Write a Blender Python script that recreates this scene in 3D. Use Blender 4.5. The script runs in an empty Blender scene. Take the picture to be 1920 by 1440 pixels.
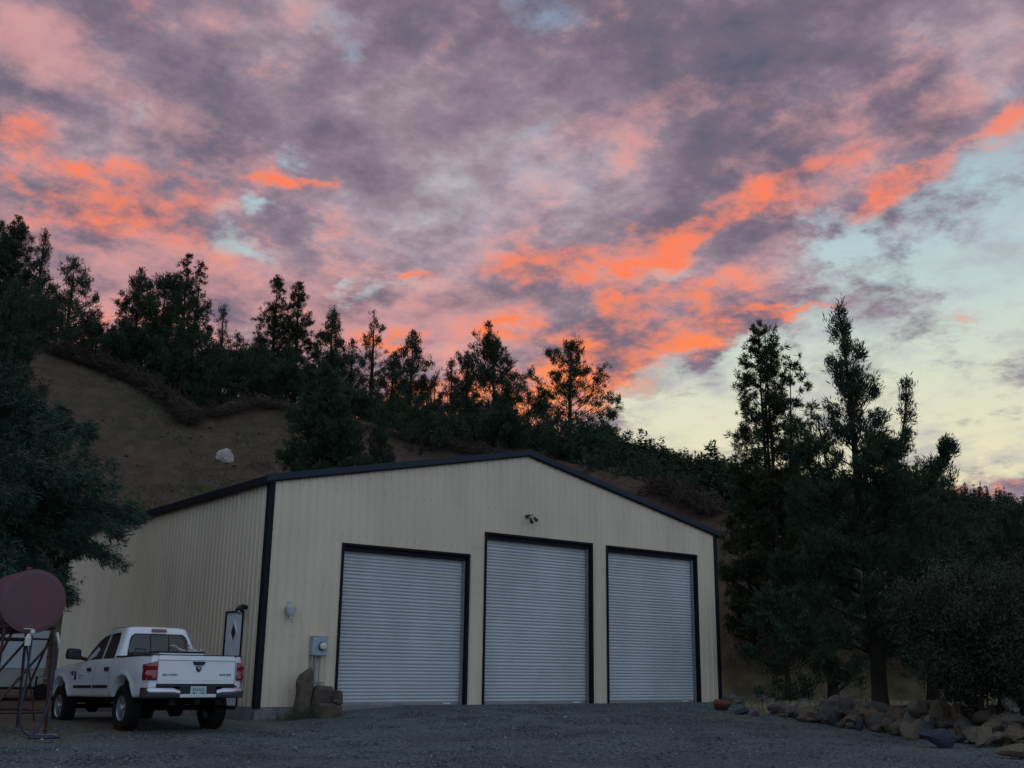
import bpy, bmesh, math, random
import numpy as np
from mathutils import Matrix, Vector

# ------------------------------------------------------------------ camera
scene = bpy.context.scene
C = scene.collection
CAM = np.array([-10.8325, -23.1194, 0.8857])
YAW, PITCH, ROLL, FPX = 0.6581, 0.2580, 0.0137, 2026.69      # FPX: focal length in pixels of a 1920 wide frame
_f = np.array([math.sin(YAW)*math.cos(PITCH), math.cos(YAW)*math.cos(PITCH), math.sin(PITCH)])
_r0 = np.array([math.cos(YAW), -math.sin(YAW), 0.0]); _u0 = np.cross(_r0, _f)
_r = math.cos(ROLL)*_r0 + math.sin(ROLL)*_u0; _u = -math.sin(ROLL)*_r0 + math.cos(ROLL)*_u0
cam_data = bpy.data.cameras.new('camera'); cam = bpy.data.objects.new('camera', cam_data); C.objects.link(cam)
cam_data.sensor_width = 36.0; cam_data.lens = FPX/1920*36.0; cam_data.clip_end = 5000
cam.matrix_world = Matrix(((_r[0], _u[0], -_f[0], CAM[0]), (_r[1], _u[1], -_f[1], CAM[1]), (_r[2], _u[2], -_f[2], CAM[2]), (0, 0, 0, 1)))
scene.camera = cam

def ray(px, py): return _f + _r*(px-960)/FPX - _u*(py-720)/FPX
def azel(px, py):
    d = ray(px, py); d = d/np.linalg.norm(d)
    return math.degrees(math.atan2(d[0], d[1])-YAW), math.degrees(math.asin(d[2]))

# ------------------------------------------------------------------ colour management, world, sun
vs = scene.view_settings
vs.view_transform = 'Standard'; vs.look = 'None'; vs.exposure = 0.0; vs.gamma = 1.0; vs.use_curve_mapping = False
def lin(r, g, b):
    f = lambda c: (c/255/12.92) if c/255 <= .04045 else ((c/255+.055)/1.055)**2.4
    return (f(r), f(g), f(b), 1.0)

SUN_AZ = YAW - math.radians(2.0)      # the sun has just gone down behind the wooded bank
SUN_EL = math.radians(2.0)
world = bpy.data.worlds.new('World'); scene.world = world; world.use_nodes = True
class NT:
    def __init__(s, tree): s.t = tree; s.n = tree.nodes; s.l = tree.links
    def add(s, typ, **kw):
        n = s.n.new(typ)
        for k, v in kw.items(): setattr(n, k, v)
        return n
    def put(s, sock, v):
        if v is None: return
        if hasattr(v, 'is_output'): s.l.new(v, sock)
        else: sock.default_value = v
    def math(s, op, a, b=None, c=None, clamp=False):
        n = s.add('ShaderNodeMath', operation=op, use_clamp=clamp)
        for i, v in enumerate((a, b, c)): s.put(n.inputs[i], v)
        return n.outputs[0]
    def vmath(s, op, a, b=None, out=0, scale=None):
        n = s.add('ShaderNodeVectorMath', operation=op)
        s.put(n.inputs[0], a); s.put(n.inputs[1], b)
        if scale is not None: s.put(n.inputs['Scale'], scale)
        return n.outputs[out]
    def smooth(s, x, a, b, lo=0.0, hi=1.0):
        n = s.add('ShaderNodeMapRange', interpolation_type='SMOOTHSTEP')
        s.put(n.inputs[0], x); n.inputs[1].default_value = a; n.inputs[2].default_value = b
        n.inputs[3].default_value = lo; n.inputs[4].default_value = hi
        return n.outputs[0]
    def noise(s, vec, scale, detail=4, rough=.55, dist=0.0, out='Fac', dim='3D'):
        n = s.add('ShaderNodeTexNoise', noise_dimensions=dim); s.put(n.inputs['Vector'], vec)
        n.inputs['Scale'].default_value = scale; n.inputs['Detail'].default_value = detail
        n.inputs['Roughness'].default_value = rough; n.inputs['Distortion'].default_value = dist
        return n.outputs[out]
    def mix(s, f, a, b, blend='MIX'):
        n = s.add('ShaderNodeMix', data_type='RGBA', blend_type=blend)
        s.put(n.inputs[0], f); s.put(n.inputs[6], a); s.put(n.inputs[7], b)
        return n.outputs[2]
    def ramp(s, x, stops):
        n = s.add('ShaderNodeValToRGB'); e = n.color_ramp.elements
        while len(e) < len(stops): e.new(.5)
        for el, (p, c) in zip(e, stops): el.position = p; el.color = c
        s.put(n.inputs[0], x); return n.outputs[0]

def build_sky():
    N = NT(world.node_tree); N.n.clear()
    tc = N.add('ShaderNodeTexCoord').outputs['Generated']
    d = N.vmath('NORMALIZE', tc)
    sp = N.add('ShaderNodeSeparateXYZ'); N.l.new(d, sp.inputs[0]); dx, dy, dz = sp.outputs
    az = N.math('ARCTAN2', dx, dy); az = N.math('SUBTRACT', az, YAW)
    az = N.math('WRAP', az, math.pi, -math.pi); azd = N.math('MULTIPLY', az, 180/math.pi)
    eld = N.math('MULTIPLY', N.math('ARCSINE', dz), 180/math.pi)
    # cloud-deck coordinates: the direction carried up to a flat layer, so clouds flatten towards the horizon
    hz = N.math('ADD', N.math('MAXIMUM', dz, 0.0), 0.22)
    cq = N.add('ShaderNodeCombineXYZ'); N.put(cq.inputs[0], N.math('DIVIDE', dx, hz)); N.put(cq.inputs[1], N.math('DIVIDE', dy, hz))
    q = cq.outputs[0]
    def warp(scale, amp, detail, off):
        o = N.vmath('ADD', q, (off, off*.7, off*1.3))
        c = N.noise(o, scale, detail, .6, 0, 'Color', '2D')
        return N.vmath('SCALE', N.vmath('SUBTRACT', c, (.5, .5, .5)), scale=amp)
    ce = N.add('ShaderNodeCombineXYZ'); N.put(ce.inputs[0], azd); N.put(ce.inputs[1], eld)
    pos = N.vmath('ADD', ce.outputs[0], warp(2.2, 3.0, 2, 3.1))
    pos = N.vmath('ADD', pos, warp(9.0, 3.2, 6, 7.7))
    def field_image(groups):
        """low-resolution map of where the deck is open, lit and pink, by bearing and height above the horizon"""
        w, h = 768, 384; A, E = np.meshgrid(np.linspace(-64, 64, w), np.linspace(-6, 58, h)); k = 180/math.pi/FPX
        out = np.zeros((h, w, 4), np.float32); out[..., 3] = 1
        for c, blobs in enumerate(groups):
            for cx, cy, rw, rh, rot, wt in blobs:
                a, e = azel(cx, cy); cr, sr = math.cos(math.radians(rot)), math.sin(math.radians(rot))
                u = ((A-a)*cr+(E-e)*sr)/(rw*k); v = (-(A-a)*sr+(E-e)*cr)/(rh*k)
                t = np.clip((1.6-np.hypot(u, v))/1.5, 0, 1); out[..., c] += wt*t*t*(3-2*t)
        out[..., :3] /= 3.0
        im = bpy.data.images.new('cloud_field', w, h, alpha=False, float_buffer=True); im.colorspace_settings.name = 'Non-Color'
        im.pixels.foreach_set(out.ravel()); im.update(); im.pack()
        return im
    fine = N.noise(N.vmath('ADD', q, (1.7, 5.1, 0)), 8.5, 8, .64, 0, dim='2D')
    puff = N.noise(N.vmath('ADD', q, (8.3, 2.9, 0)), 5.5, 7, .62, 0, dim='2D')
    mid = N.noise(q, 3.0, 5, .58, 0, dim='2D')
    broad = N.noise(N.vmath('ADD', q, (4.2, 1.3, 0)), 1.3, 3, .55, dim='2D')
    open_b = [(1800, 560, 290, 190, 5, .60), (1890, 420, 170, 120, 20, .58), (1330, 745, 190, 70, 12, 1.3), (1640, 780, 460, 110, 0, .95),
              (1540, 690, 160, 100, 0, .5), (1560, 480, 80, 40, 30, .45), (1590, 450, 60, 60, 0, .5),
              (470, 470, 95, 28, -28, .62), (635, 562, 70, 20, 10, .62), (560, 285, 26, 44, 10, .42), (665, 95, 36, 40, 0, .45), (500, 398, 44, 22, 0, .4),
              (480, 385, 20, 16, 0, .4), (960, 5, 150, 60, 0, .55), (690, 20, 130, 60, 0, .4), (250, 215, 40, 60, 30, .3),
              (1250, 520, 40, 24, 10, .4), (1220, 690, 60, 20, 15, .4), (1780, 330, 90, 40, 30, .45), (1450, 880, 500, 60, 0, .8)]
    lit_b = [(250, 380, 150, 55, 4, 1.0), (330, 310, 30, 14, 0, .5), (130, 330, 60, 12, 0, .5), (575, 333, 75, 17, 6, 1.0), (490, 345, 40, 10, 10, .6),
             (30, 240, 70, 45, 0, .75), (40, 335, 60, 14, -10, .55),
             (1060, 505, 190, 36, 6, 1.05), (1230, 478, 80, 40, 15, .8), (1310, 440, 40, 26, 30, .7), (1180, 600, 160, 36, 12, 1.05), (1330, 625, 100, 32, -16, 1.0),
             (965, 632, 75, 12, 3, .9), (740, 632, 70, 10, 3, .8), (775, 527, 55, 12, 2, .75), (1090, 690, 190, 42, 16, 1.05), (1180, 735, 90, 28, 25, .9),
             (1440, 340, 170, 34, 14, .8), (1430, 400, 90, 26, 10, .75), (1650, 380, 90, 36, 30, .8), (1780, 290, 170, 24, 28, .75), (1900, 235, 80, 30, 25, .7),
             (1550, 577, 75, 12, 0, .95), (1440, 585, 90, 14, 0, .8), (1760, 622, 80, 14, 0, .6), (1850, 635, 60, 10, 10, .5), (1755, 385, 26, 14, 0, .6),
             (1810, 918, 110, 15, 0, .9), (880, 745, 190, 34, 4, 1.0), (960, 790, 170, 40, 0, 1.0), (1260, 545, 50, 12, 20, .6), (420, 245, 30, 16, 0, .35),
             (1480, 760, 110, 24, 0, .35), (1620, 700, 70, 20, 0, .25), (620, 780, 260, 60, 0, .7), (60, 640, 200, 60, 0, .5), (240, 610, 120, 70, 0, .35), (1340, 830, 60, 14, 0, .3),
             (1000, 560, 560, 150, 4, .30), (250, 430, 420, 170, 0, .26), (1500, 330, 330, 110, 18, .28), (1060, 730, 220, 50, 10, .5), (1170, 600, 280, 70, 8, .35), (300, 60, 300, 60, -20, .22)]
    pink_b = [(140, 140, 260, 50, -24, .6), (420, 270, 220, 60, -25, .5), (160, 520, 330, 110, 0, .75), (560, 560, 420, 80, 0, .75), (850, 460, 260, 40, -6, .5),
              (1250, 205, 330, 34, 12, .65), (1560, 190, 300, 30, 18, .6), (1760, 200, 300, 34, 26, .65), (380, 30, 90, 40, 0, .5), (60, 90, 120, 50, 0, .5), (20, 200, 120, 120, 0, .5),
              (1050, 620, 420, 110, 0, .55), (1450, 470, 220, 80, 0, .5), (1500, 300, 260, 50, 15, .5), (820, 640, 260, 70, 0, .45), (1000, 400, 120, 50, 20, .35), (330, 640, 300, 80, 0, .5)]
    im = N.add('ShaderNodeTexImage', interpolation='Cubic', extension='EXTEND'); im.image = field_image([open_b, lit_b, pink_b])
    N.l.new(N.vmath('MULTIPLY_ADD', pos, (1/128, 1/64, 0)), im.inputs[0])
    mad = im.inputs[0].links[0].from_node; mad.inputs[2].default_value = (.5, 6/64, 0)
    fs = N.add('ShaderNodeSeparateColor'); N.l.new(im.outputs['Color'], fs.inputs[0])
    F_open, F_lit, F_pink = (N.math('MINIMUM', N.math('MULTIPLY', o, 3.0), 1.02) for o in fs.outputs[:3])
    # --- where the deck breaks open
    op = N.math('ADD', F_open, N.math('ADD', N.math('MULTIPLY', N.math('SUBTRACT', fine, .5), 1.9), N.math('MULTIPLY', N.math('SUBTRACT', mid, .5), 1.1)))
    front = N.smooth(azd, 42, 65); back = N.smooth(azd, -42, -65); outside = N.math('MAXIMUM', front, back)
    high = N.smooth(eld, 40, 60); outside = N.math('MAXIMUM', outside, high)
    op = N.math('ADD', op, N.math('MULTIPLY', outside, N.math('MULTIPLY', N.math('SUBTRACT', broad, .38), 2.2)))
    opening = N.smooth(op, .18, .95)
    # --- afterglow on the cloud bases
    lt = N.math('ADD', F_lit, N.math('ADD', N.math('MULTIPLY', N.math('SUBTRACT', fine, .5), 2.9), N.math('MULTIPLY', N.math('SUBTRACT', puff, .5), 1.6)))
    lit = N.smooth(lt, .30, 1.62); hot = N.math('MULTIPLY', N.smooth(lt, .95, 1.85), .85)
    pk = N.math('ADD', N.math('MULTIPLY', F_pink, .7), N.math('ADD', N.math('MULTIPLY', N.math('SUBTRACT', puff, .5), 2.0), N.math('MULTIPLY', N.math('SUBTRACT', fine, .5), 1.0)))
    pk = N.math('ADD', pk, N.math('MULTIPLY', outside, .18))
    pink = N.smooth(pk, .05, 1.15)
    # --- colours
    elr = N.math('DIVIDE', eld, 90.0, clamp=True)
    clear = N.ramp(elr, [(0.0, lin(236, 214, 166)), (.115, lin(230, 224, 188)), (.165, lin(214, 220, 200)), (.205, lin(192, 211, 208)), (.26, lin(174, 198, 207)), (.38, lin(128, 154, 182)), (1.0, lin(112, 136, 172))])
    veil = N.smooth(N.noise(N.vmath('ADD', q, (2.2, 6.6, 0)), 4.0, 7, .62, dim='2D'), .42, .72)
    clear = N.mix(N.math('MULTIPLY', veil, .75), clear, lin(166, 168, 178))
    shade = N.math('ADD', N.math('MULTIPLY', mid, .45), N.math('ADD', N.math('MULTIPLY', broad, .28), N.math('ADD', N.math('MULTIPLY', puff, .48), N.math('MULTIPLY', N.math('SUBTRACT', fine, .5), .34))))
    cloud = N.ramp(shade, [(.36, lin(84, 88, 110)), (.52, lin(117, 105, 123)), (.64, lin(148, 130, 145)), (.80, lin(180, 174, 186))])
    cloud = N.mix(N.math('MULTIPLY', pink, .72), cloud, lin(222, 158, 156))
    glow = N.ramp(N.math('DIVIDE', eld, 40.0, clamp=True), [(.18, lin(255, 150, 66)), (.40, lin(255, 132, 80)), (.62, lin(250, 134, 102)), (.95, lin(236, 140, 128))])
    hotc = N.ramp(N.math('DIVIDE', eld, 40.0, clamp=True), [(.2, lin(255, 176, 84)), (.38, lin(255, 140, 66)), (.5, lin(255, 112, 62)), (.75, lin(255, 124, 82))])
    col = N.mix(lit, cloud, glow); col = N.mix(hot, col, hotc)
    thick = N.math('MULTIPLY', opening, N.math('SUBTRACT', 1.0, N.math('MULTIPLY', lit, .75)))
    col = N.mix(thick, col, clear)
    # away from the sunset the deck is paler and bluer, as the light on the doors and the truck shows
    sd = (math.sin(SUN_AZ), math.cos(SUN_AZ), 0.0)
    toward = N.vmath('DOT_PRODUCT', d, sd, out=1)
    away = N.smooth(toward, .62, -.55)
    east = N.mix(opening, N.mix(pink, lin(146, 164, 182), lin(178, 176, 186)), lin(148, 178, 204))
    col = N.mix(N.math('MULTIPLY', away, .92), col, east)
    gain = N.math('ADD', 1.0, N.math('MULTIPLY', away, EAST_GAIN))
    col = N.vmath('SCALE', col, scale=gain)
    nish = N.add('ShaderNodeTexSky', sky_type='NISHITA', sun_disc=False)
    nish.sun_elevation = SUN_EL; nish.sun_rotation = SUN_AZ
    col = N.mix(1.0, col, N.vmath('SCALE', nish.outputs[0], scale=.006), 'ADD')
    bg = N.add('ShaderNodeBackground'); N.put(bg.inputs['Color'], col); bg.inputs['Strength'].default_value = 1.0
    out = N.add('ShaderNodeOutputWorld'); N.l.new(bg.outputs[0], out.inputs[0])
EAST_GAIN = 0.75
build_sky()
world.cycles.sampling_method = 'NONE'
cy = scene.cycles; cy.max_bounces = 5; cy.diffuse_bounces = 2; cy.glossy_bounces = 3; cy.transmission_bounces = 4; cy.transparent_max_bounces = 4
cy.use_denoising = True; cy.denoiser = 'OPENIMAGEDENOISE'

sun_data = bpy.data.lights.new('sun', 'SUN'); sun_data.energy = 0.12; sun_data.angle = math.radians(6); sun_data.color = (1.0, .62, .38)
sun = bpy.data.objects.new('sun', sun_data); C.objects.link(sun)
sd = Vector((math.sin(SUN_AZ)*math.cos(SUN_EL), math.cos(SUN_AZ)*math.cos(SUN_EL), math.sin(SUN_EL)))
sun.rotation_euler = (-sd).to_track_quat('-Z', 'Y').to_euler(); sun.location = (30, 40, 60)

# ------------------------------------------------------------------ helpers
rng = np.random.default_rng(7); random.seed(7)
def mesh_obj(name, v, f, mat=None, parent=None, smooth=False):
    me = bpy.data.meshes.new(name); me.from_pydata([tuple(map(float, p)) for p in v], [], f); me.update()
    if smooth: me.polygons.foreach_set('use_smooth', [True]*len(me.polygons))
    o = bpy.data.objects.new(name, me); C.objects.link(o)
    if mat: me.materials.append(mat)
    if parent: o.parent = parent
    return o
def np_obj(name, v, tri, mat=None, parent=None, smooth=False, k=3):
    """fast mesh from arrays: v (n,3), tri (m,k)"""
    me = bpy.data.meshes.new(name); v = np.asarray(v, np.float32); tri = np.asarray(tri, np.int32)
    me.vertices.add(len(v)); me.vertices.foreach_set('co', v.ravel())
    me.loops.add(tri.size); me.loops.foreach_set('vertex_index', tri.ravel())
    me.polygons.add(len(tri)); me.polygons.foreach_set('loop_start', np.arange(0, tri.size, k, dtype=np.int32))
    me.polygons.foreach_set('loop_total', np.full(len(tri), k, np.int32))
    if smooth: me.polygons.foreach_set('use_smooth', np.ones(len(tri), bool))
    me.update(calc_edges=True)
    o = bpy.data.objects.new(name, me); C.objects.link(o)
    if mat: me.materials.append(mat)
    if parent: o.parent = parent
    return o
def tag(o, label=None, cat=None, group=None, kind=None):
    if label: o['label'] = label
    if cat: o['category'] = cat
    if group: o['group'] = group
    if kind: o['kind'] = kind
    return o
def thing(name, label, cat, loc=(0, 0, 0), rz=0.0, group=None):
    o = bpy.data.objects.new(name, None); C.objects.link(o); o.empty_display_size = .2
    o.location = loc; o.rotation_euler = (0, 0, rz)
    return tag(o, label, cat, group)
class MB:
    def __init__(s): s.v = []; s.f = []
    def add(s, v, f):
        b = len(s.v); s.v += [tuple(map(float, p)) for p in v]; s.f += [tuple(i+b for i in q) for q in f]; return s
    def box(s, x0, x1, y0, y1, z0, z1):
        return s.add([(x, y, z) for x in (x0, x1) for y in (y0, y1) for z in (z0, z1)],
                     [(0, 1, 3, 2), (4, 6, 7, 5), (0, 4, 5, 1), (2, 3, 7, 6), (0, 2, 6, 4), (1, 5, 7, 3)])
    def tube(s, pts, r, n=8, cap=True):
        pts = [Vector(p) for p in pts]; rs = r if hasattr(r, '__len__') else [r]*len(pts)
        V = []; F = []; up0 = Vector((0, 0, 1))
        prev = None
        for i, p in enumerate(pts):
            t = (pts[min(i+1, len(pts)-1)]-pts[max(i-1, 0)]).normalized()
            a = t.cross(up0 if abs(t.z) < .95 else Vector((1, 0, 0))).normalized() if prev is None else (prev-t*prev.dot(t)).normalized()
            prev = a; b = t.cross(a)
            for k in range(n):
                w = 2*math.pi*k/n; V.append(p+(a*math.cos(w)+b*math.sin(w))*rs[i])
        for i in range(len(pts)-1):
            for k in range(n): F.append((i*n+k, i*n+(k+1) % n, (i+1)*n+(k+1) % n, (i+1)*n+k))
        if cap: F.append(tuple(range(n))[::-1]); F.append(tuple((len(pts)-1)*n+k for k in range(n)))
        return s.add(V, F)
    def lathe(s, prof, c=(0, 0, 0), axis='z', n=24, cap=True):
        V = []; F = []
        for r, h in prof:
            for k in range(n):
                w = 2*math.pi*k/n; a, b = r*math.cos(w), r*math.sin(w)
                V.append({'z': (a, b, h), 'y': (a, h, b), 'x': (h, a, b)}[axis])
        for i in range(len(prof)-1):
            for k in range(n): F.append((i*n+k, i*n+(k+1) % n, (i+1)*n+(k+1) % n, (i+1)*n+k))
        if cap: F.append(tuple(range(n))[::-1]); F.append(tuple((len(prof)-1)*n+k for k in range(n)))
        return s.add([(x+c[0], y+c[1], z+c[2]) for x, y, z in V], F)
    def prism(s, poly, fn):
        """poly: 2-D outline; fn(u, v, k) -> 3-D point for the k = 0 and k = 1 side"""
        n = len(poly); V = [fn(u, v, 0) for u, v in poly]+[fn(u, v, 1) for u, v in poly]
        return s.add(V, [tuple(range(n))[::-1], tuple(range(n, 2*n))]+[(i, (i+1) % n, n+(i+1) % n, n+i) for i in range(n)])
    def obj(s, name, mat, parent=None, bevel=0, smooth=False, seg=2):
        o = mesh_obj(name, s.v, s.f, mat, parent, smooth)
        bm = bmesh.new(); bm.from_mesh(o.data); bmesh.ops.recalc_face_normals(bm, faces=bm.faces); bm.to_mesh(o.data); bm.free()
        if bevel:
            m = o.modifiers.new('bevel', 'BEVEL'); m.width = bevel; m.segments = seg; m.limit_method = 'ANGLE'
        return o
def copy_tree(o, parent=None):
    c = o.copy(); C.objects.link(c); c.parent = parent
    for ch in o.children: copy_tree(ch, c)
    return c

def material(name, col, rough=.6, metal=0.0, vary=0.0, scale=8.0, bump=0.0, bscale=40.0, col2=None, spec=.4, detail=6, coat=0.0, obj_vary=None, stretch=None):
    m = bpy.data.materials.new(name); m.use_nodes = True; N = NT(m.node_tree)
    b = N.n['Principled BSDF']; b.inputs['Roughness'].default_value = rough; b.inputs['Metallic'].default_value = metal
    b.inputs['Specular IOR Level'].default_value = spec; b.inputs['Coat Weight'].default_value = coat
    c4 = tuple(col)+(1.0,) if len(col) == 3 else col
    tc = N.add('ShaderNodeTexCoord').outputs['Object']
    if stretch: tc = N.vmath('MULTIPLY', tc, stretch)
    src = c4
    if vary or col2:
        f = N.noise(tc, scale, detail, .6)
        f = N.smooth(f, .3, .7)
        d = col2 if col2 else tuple(x*(1-vary) for x in c4[:3])
        d = tuple(d)+(1.0,) if len(d) == 3 else d
        src = N.mix(f, c4, d)
    if obj_vary:
        oi = N.add('ShaderNodeObjectInfo').outputs['Random']
        src = N.mix(1.0, src, N.ramp(oi, obj_vary), 'MULTIPLY')
    N.put(b.inputs['Base Color'], src)
    if bump:
        bn = N.add('ShaderNodeBump'); bn.inputs['Strength'].default_value = bump; bn.inputs['Distance'].default_value = .02
        N.put(bn.inputs['Height'], N.noise(tc, bscale, 5, .6)); N.l.new(bn.outputs[0], b.inputs['Normal'])
    return m
# ------------------------------------------------------------------ terrain
BW, BD = 15.24, 15.24          # the shop: 50 x 50 ft
def sstep(x, a, b):
    t = np.clip((np.asarray(x, float)-a)/(b-a), 0, 1); return t*t*(3-2*t)
EDGE = np.array([(-40, 3.0), (-25, 5.0), (-16, 6.5), (-13, 7.3), (-9.5, 8.8), (-7, 10.3), (-3, 13.2), (-.5, 15.6), (2, 16.2), (60, 16.2)])
def xedge(y): return np.interp(y, EDGE[:, 0], EDGE[:, 1])
_h = np.random.default_rng(3).random((64, 64))
def vnoise(x, y):
    x = np.asarray(x, float); y = np.asarray(y, float)
    xi = np.floor(x).astype(int); yi = np.floor(y).astype(int); fx = x-xi; fy = y-yi
    fx = fx*fx*(3-2*fx); fy = fy*fy*(3-2*fy); g = lambda a, b: _h[a % 64, b % 64]
    return (g(xi, yi)*(1-fx)+g(xi+1, yi)*fx)*(1-fy)+(g(xi, yi+1)*(1-fx)+g(xi+1, yi+1)*fx)*fy
def fbm(x, y, o=4):
    return sum(vnoise(x*2**k+17*k, y*2**k+5*k)/2**k for k in range(o))/sum(1/2**k for k in range(o))-.5
def yard(x, y):
    """height of the gravel yard and the level ground round the shop"""
    x = np.asarray(x, float); y = np.asarray(y, float)
    left = .29*(1-sstep(x, -.6, 4.2))
    g = -.45*(1-np.exp(np.minimum(y, 0)/13.6)) - left
    grass = sstep(x-xedge(y), -.1, 1.1)
    return g*(1-grass)+(-.02)*grass*sstep(y, -30, -12)+g*grass*(1-sstep(y, -30, -12))
# columns of the photograph, as compass bearings, with the bank and the ridge seen along them
BANK = [(-500, 560), (-200, 600), (0, 640), (110, 657), (250, 700), (330, 738), (392, 772), (430, 748), (480, 742), (540, 754), (600, 768), (740, 803), (900, 838),
        (1000, 856), (1150, 886), (1240, 908), (1340, 945), (1420, 985), (1500, 1020), (1600, 1060), (1750, 1085), (1920, 1100), (2300, 1130)]
TOE = [(-500, 54), (0, 51), (800, 52), (1000, 49), (1200, 44.5), (1349, 41), (1450, 39), (1600, 38), (1920, 42), (2300, 50)]
RIDGE = [(-500, 500), (-200, 560), (0, 612), (110, 636), (250, 684), (400, 734), (600, 764), (740, 797), (900, 832), (1050, 850), (1150, 866), (1250, 884), (1350, 896),
         (1450, 908), (1600, 926), (1750, 942), (1840, 952), (1920, 966), (2300, 1010)]
RDIST = [(-500, 30), (900, 30), (1050, 60), (1150, 110), (1250, 160), (1920, 200), (2300, 220)]
def bearing(px, py=1250):
    d = ray(px, py); return math.atan2(d[0], d[1])
def tan_el(px, py):
    d = ray(px, py); return d[2]/math.hypot(d[0], d[1])
_b1 = np.array([bearing(*p) for p in BANK]); _t1 = np.array([tan_el(*p) for p in BANK])
_b2 = np.array([bearing(p) for p, _ in TOE]); _t2 = np.array([p[1] for p in TOE], float)
_b3 = np.array([bearing(*p) for p in RIDGE]); _t3 = np.array([tan_el(*p) for p in RIDGE])
_b4 = np.array([bearing(p, 850) for p, _ in RDIST]); _t4 = np.array([p[1] for p in RDIST], float)
def terrain(x, y, detail=True):
    x = np.asarray(x, float); y = np.asarray(y, float)
    dx, dy = x-CAM[0], y-CAM[1]; D = np.hypot(dx, dy); b = np.arctan2(dx, dy)
    rel = (b-YAW+math.pi) % (2*math.pi)-math.pi; b = rel+YAW
    fade = np.where(rel > 0, 1-sstep(rel, .75, 1.3), 1-sstep(-rel, 1.9, 2.5))
    te, toe, tr, dr = np.interp(b, _b1, _t1), np.interp(b, _b2, _t2), np.interp(b, _b3, _t3), np.interp(b, _b4, _t4)
    m = .80-.22*sstep(rel, .1, .4)
    base = yard(x, y)
    db = (m*toe+CAM[2]+.1)/(m-te)                        # where the bank face reaches the bank edge
    up = -.1+(D-toe)*m
    zb = CAM[2]+te*db
    k = sstep(D, db, db+dr)                              # gentler ground from the bank edge back to the ridge
    back = CAM[2]+(te+(tr-te)*k)*D - .35*np.sin(math.pi*np.clip((D-db)/dr, 0, 1))*np.clip(dr/30, 1, 3)
    over = CAM[2]+tr*(db+dr)-(D-db-dr)*.12
    z = np.where(D < db, up, np.where(D < db+dr, back, over))
    if detail:
        n = fbm(x*.12, y*.12)*1.6+fbm(x*.55+9, y*.55)*.45
        z = z+n*sstep(D, toe, toe+8)*(1-.85*np.exp(-((D-db)/3.0)**2))
    z = np.maximum(z, base) if False else base+(z-base)*sstep(z-base, 0, 1.2)
    z = np.where(D < toe-2, base, z)
    z = base*(1-fade)+z*fade
    # the pad the shop stands on is level
    inb = (1-sstep(np.maximum(np.maximum(-x-1, x-BW-1), np.maximum(-y, y-BD-1)), 0, 2.2))
    return z*(1-inb)+np.minimum(z, yard(x, y))*inb
def ground(x, y): return float(terrain(x, y))
def bank_at(px, beyond=0.0, py=750):
    """a spot on the line of the bank edge in the direction of column px, a number of metres beyond it"""
    b = bearing(px, py); te, toe = np.interp(b, _b1, _t1), np.interp(b, _b2, _t2); m = .80-.22*float(sstep(b-YAW, .1, .4))
    D = (m*toe+CAM[2]+.1)/(m-te)+beyond
    return CAM[0]+D*math.sin(b), CAM[1]+D*math.cos(b), D
def spot(px, D, py=1250):
    b = bearing(px, py); return CAM[0]+D*math.sin(b), CAM[1]+D*math.cos(b)
def top_at(px, py, x, y):
    """height a thing standing at (x, y) must reach to show its top at image row py"""
    return CAM[2]+tan_el(px, py)*math.hypot(x-CAM[0], y-CAM[1])
def on_ground(px, py):
    """the point of the yard seen at a pixel"""
    d = ray(px, py); lo, hi = 2.0, 60.0
    for _ in range(50):
        t = (lo+hi)/2; p = CAM+d*t
        if p[2] > float(yard(p[0], p[1])): lo = t
        else: hi = t
    return CAM+d*lo
def on_front(px, py, y=0.0):
    d = ray(px, py); return CAM+d*((y-CAM[1])/d[1])
def on_side(px, py, x=0.0):
    d = ray(px, py); return CAM+d*((x-CAM[0])/d[0])

def dirt_material():
    m = bpy.data.materials.new('hillside_dirt'); m.use_nodes = True; N = NT(m.node_tree); b = N.n['Principled BSDF']
    P = N.add('ShaderNodeNewGeometry').outputs['Position']
    n1 = N.noise(P, .16, 5, .6); n2 = N.noise(P, 1.1, 6, .65); n3 = N.noise(N.vmath('MULTIPLY', P, (1, 1, .35)), .4, 5, .6)
    soil = N.mix(N.smooth(n2, .35, .65), (.082, .054, .040, 1), (.120, .085, .064, 1))
    grass = N.mix(N.smooth(n2, .3, .7), (.060, .052, .033, 1), (.094, .080, .052, 1))
    c = N.mix(N.smooth(n1, .50, .64), soil, grass)
    c = N.mix(N.smooth(n3, .58, .72), c, (.034, .026, .021, 1))
    n4 = N.noise(P, 5.5, 5, .7); c = N.mix(N.smooth(n4, .60, .72), c, (.13, .105, .085, 1)); c = N.mix(N.smooth(n4, .40, .30), c, (.030, .022, .017, 1))
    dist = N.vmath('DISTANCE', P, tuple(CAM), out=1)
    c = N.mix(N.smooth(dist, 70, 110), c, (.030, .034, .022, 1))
    sp = N.add('ShaderNodeSeparateXYZ'); N.l.new(P, sp.inputs[0])
    flat = N.math('MULTIPLY', N.smooth(sp.outputs[2], 1.2, .5), N.smooth(sp.outputs[0], 6, 9))
    c = N.mix(flat, c, N.mix(N.smooth(n2, .35, .62), (.25, .215, .125, 1), (.14, .11, .07, 1)))
    N.put(b.inputs['Base Color'], c); b.inputs['Roughness'].default_value = .95; b.inputs['Specular IOR Level'].default_value = .1
    bn = N.add('ShaderNodeBump'); bn.inputs['Strength'].default_value = 1.0; bn.inputs['Distance'].default_value = .35
    N.put(bn.inputs['Height'], N.noise(P, 2.6, 8, .7)); N.l.new(bn.outputs[0], b.inputs['Normal'])
    return m
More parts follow.
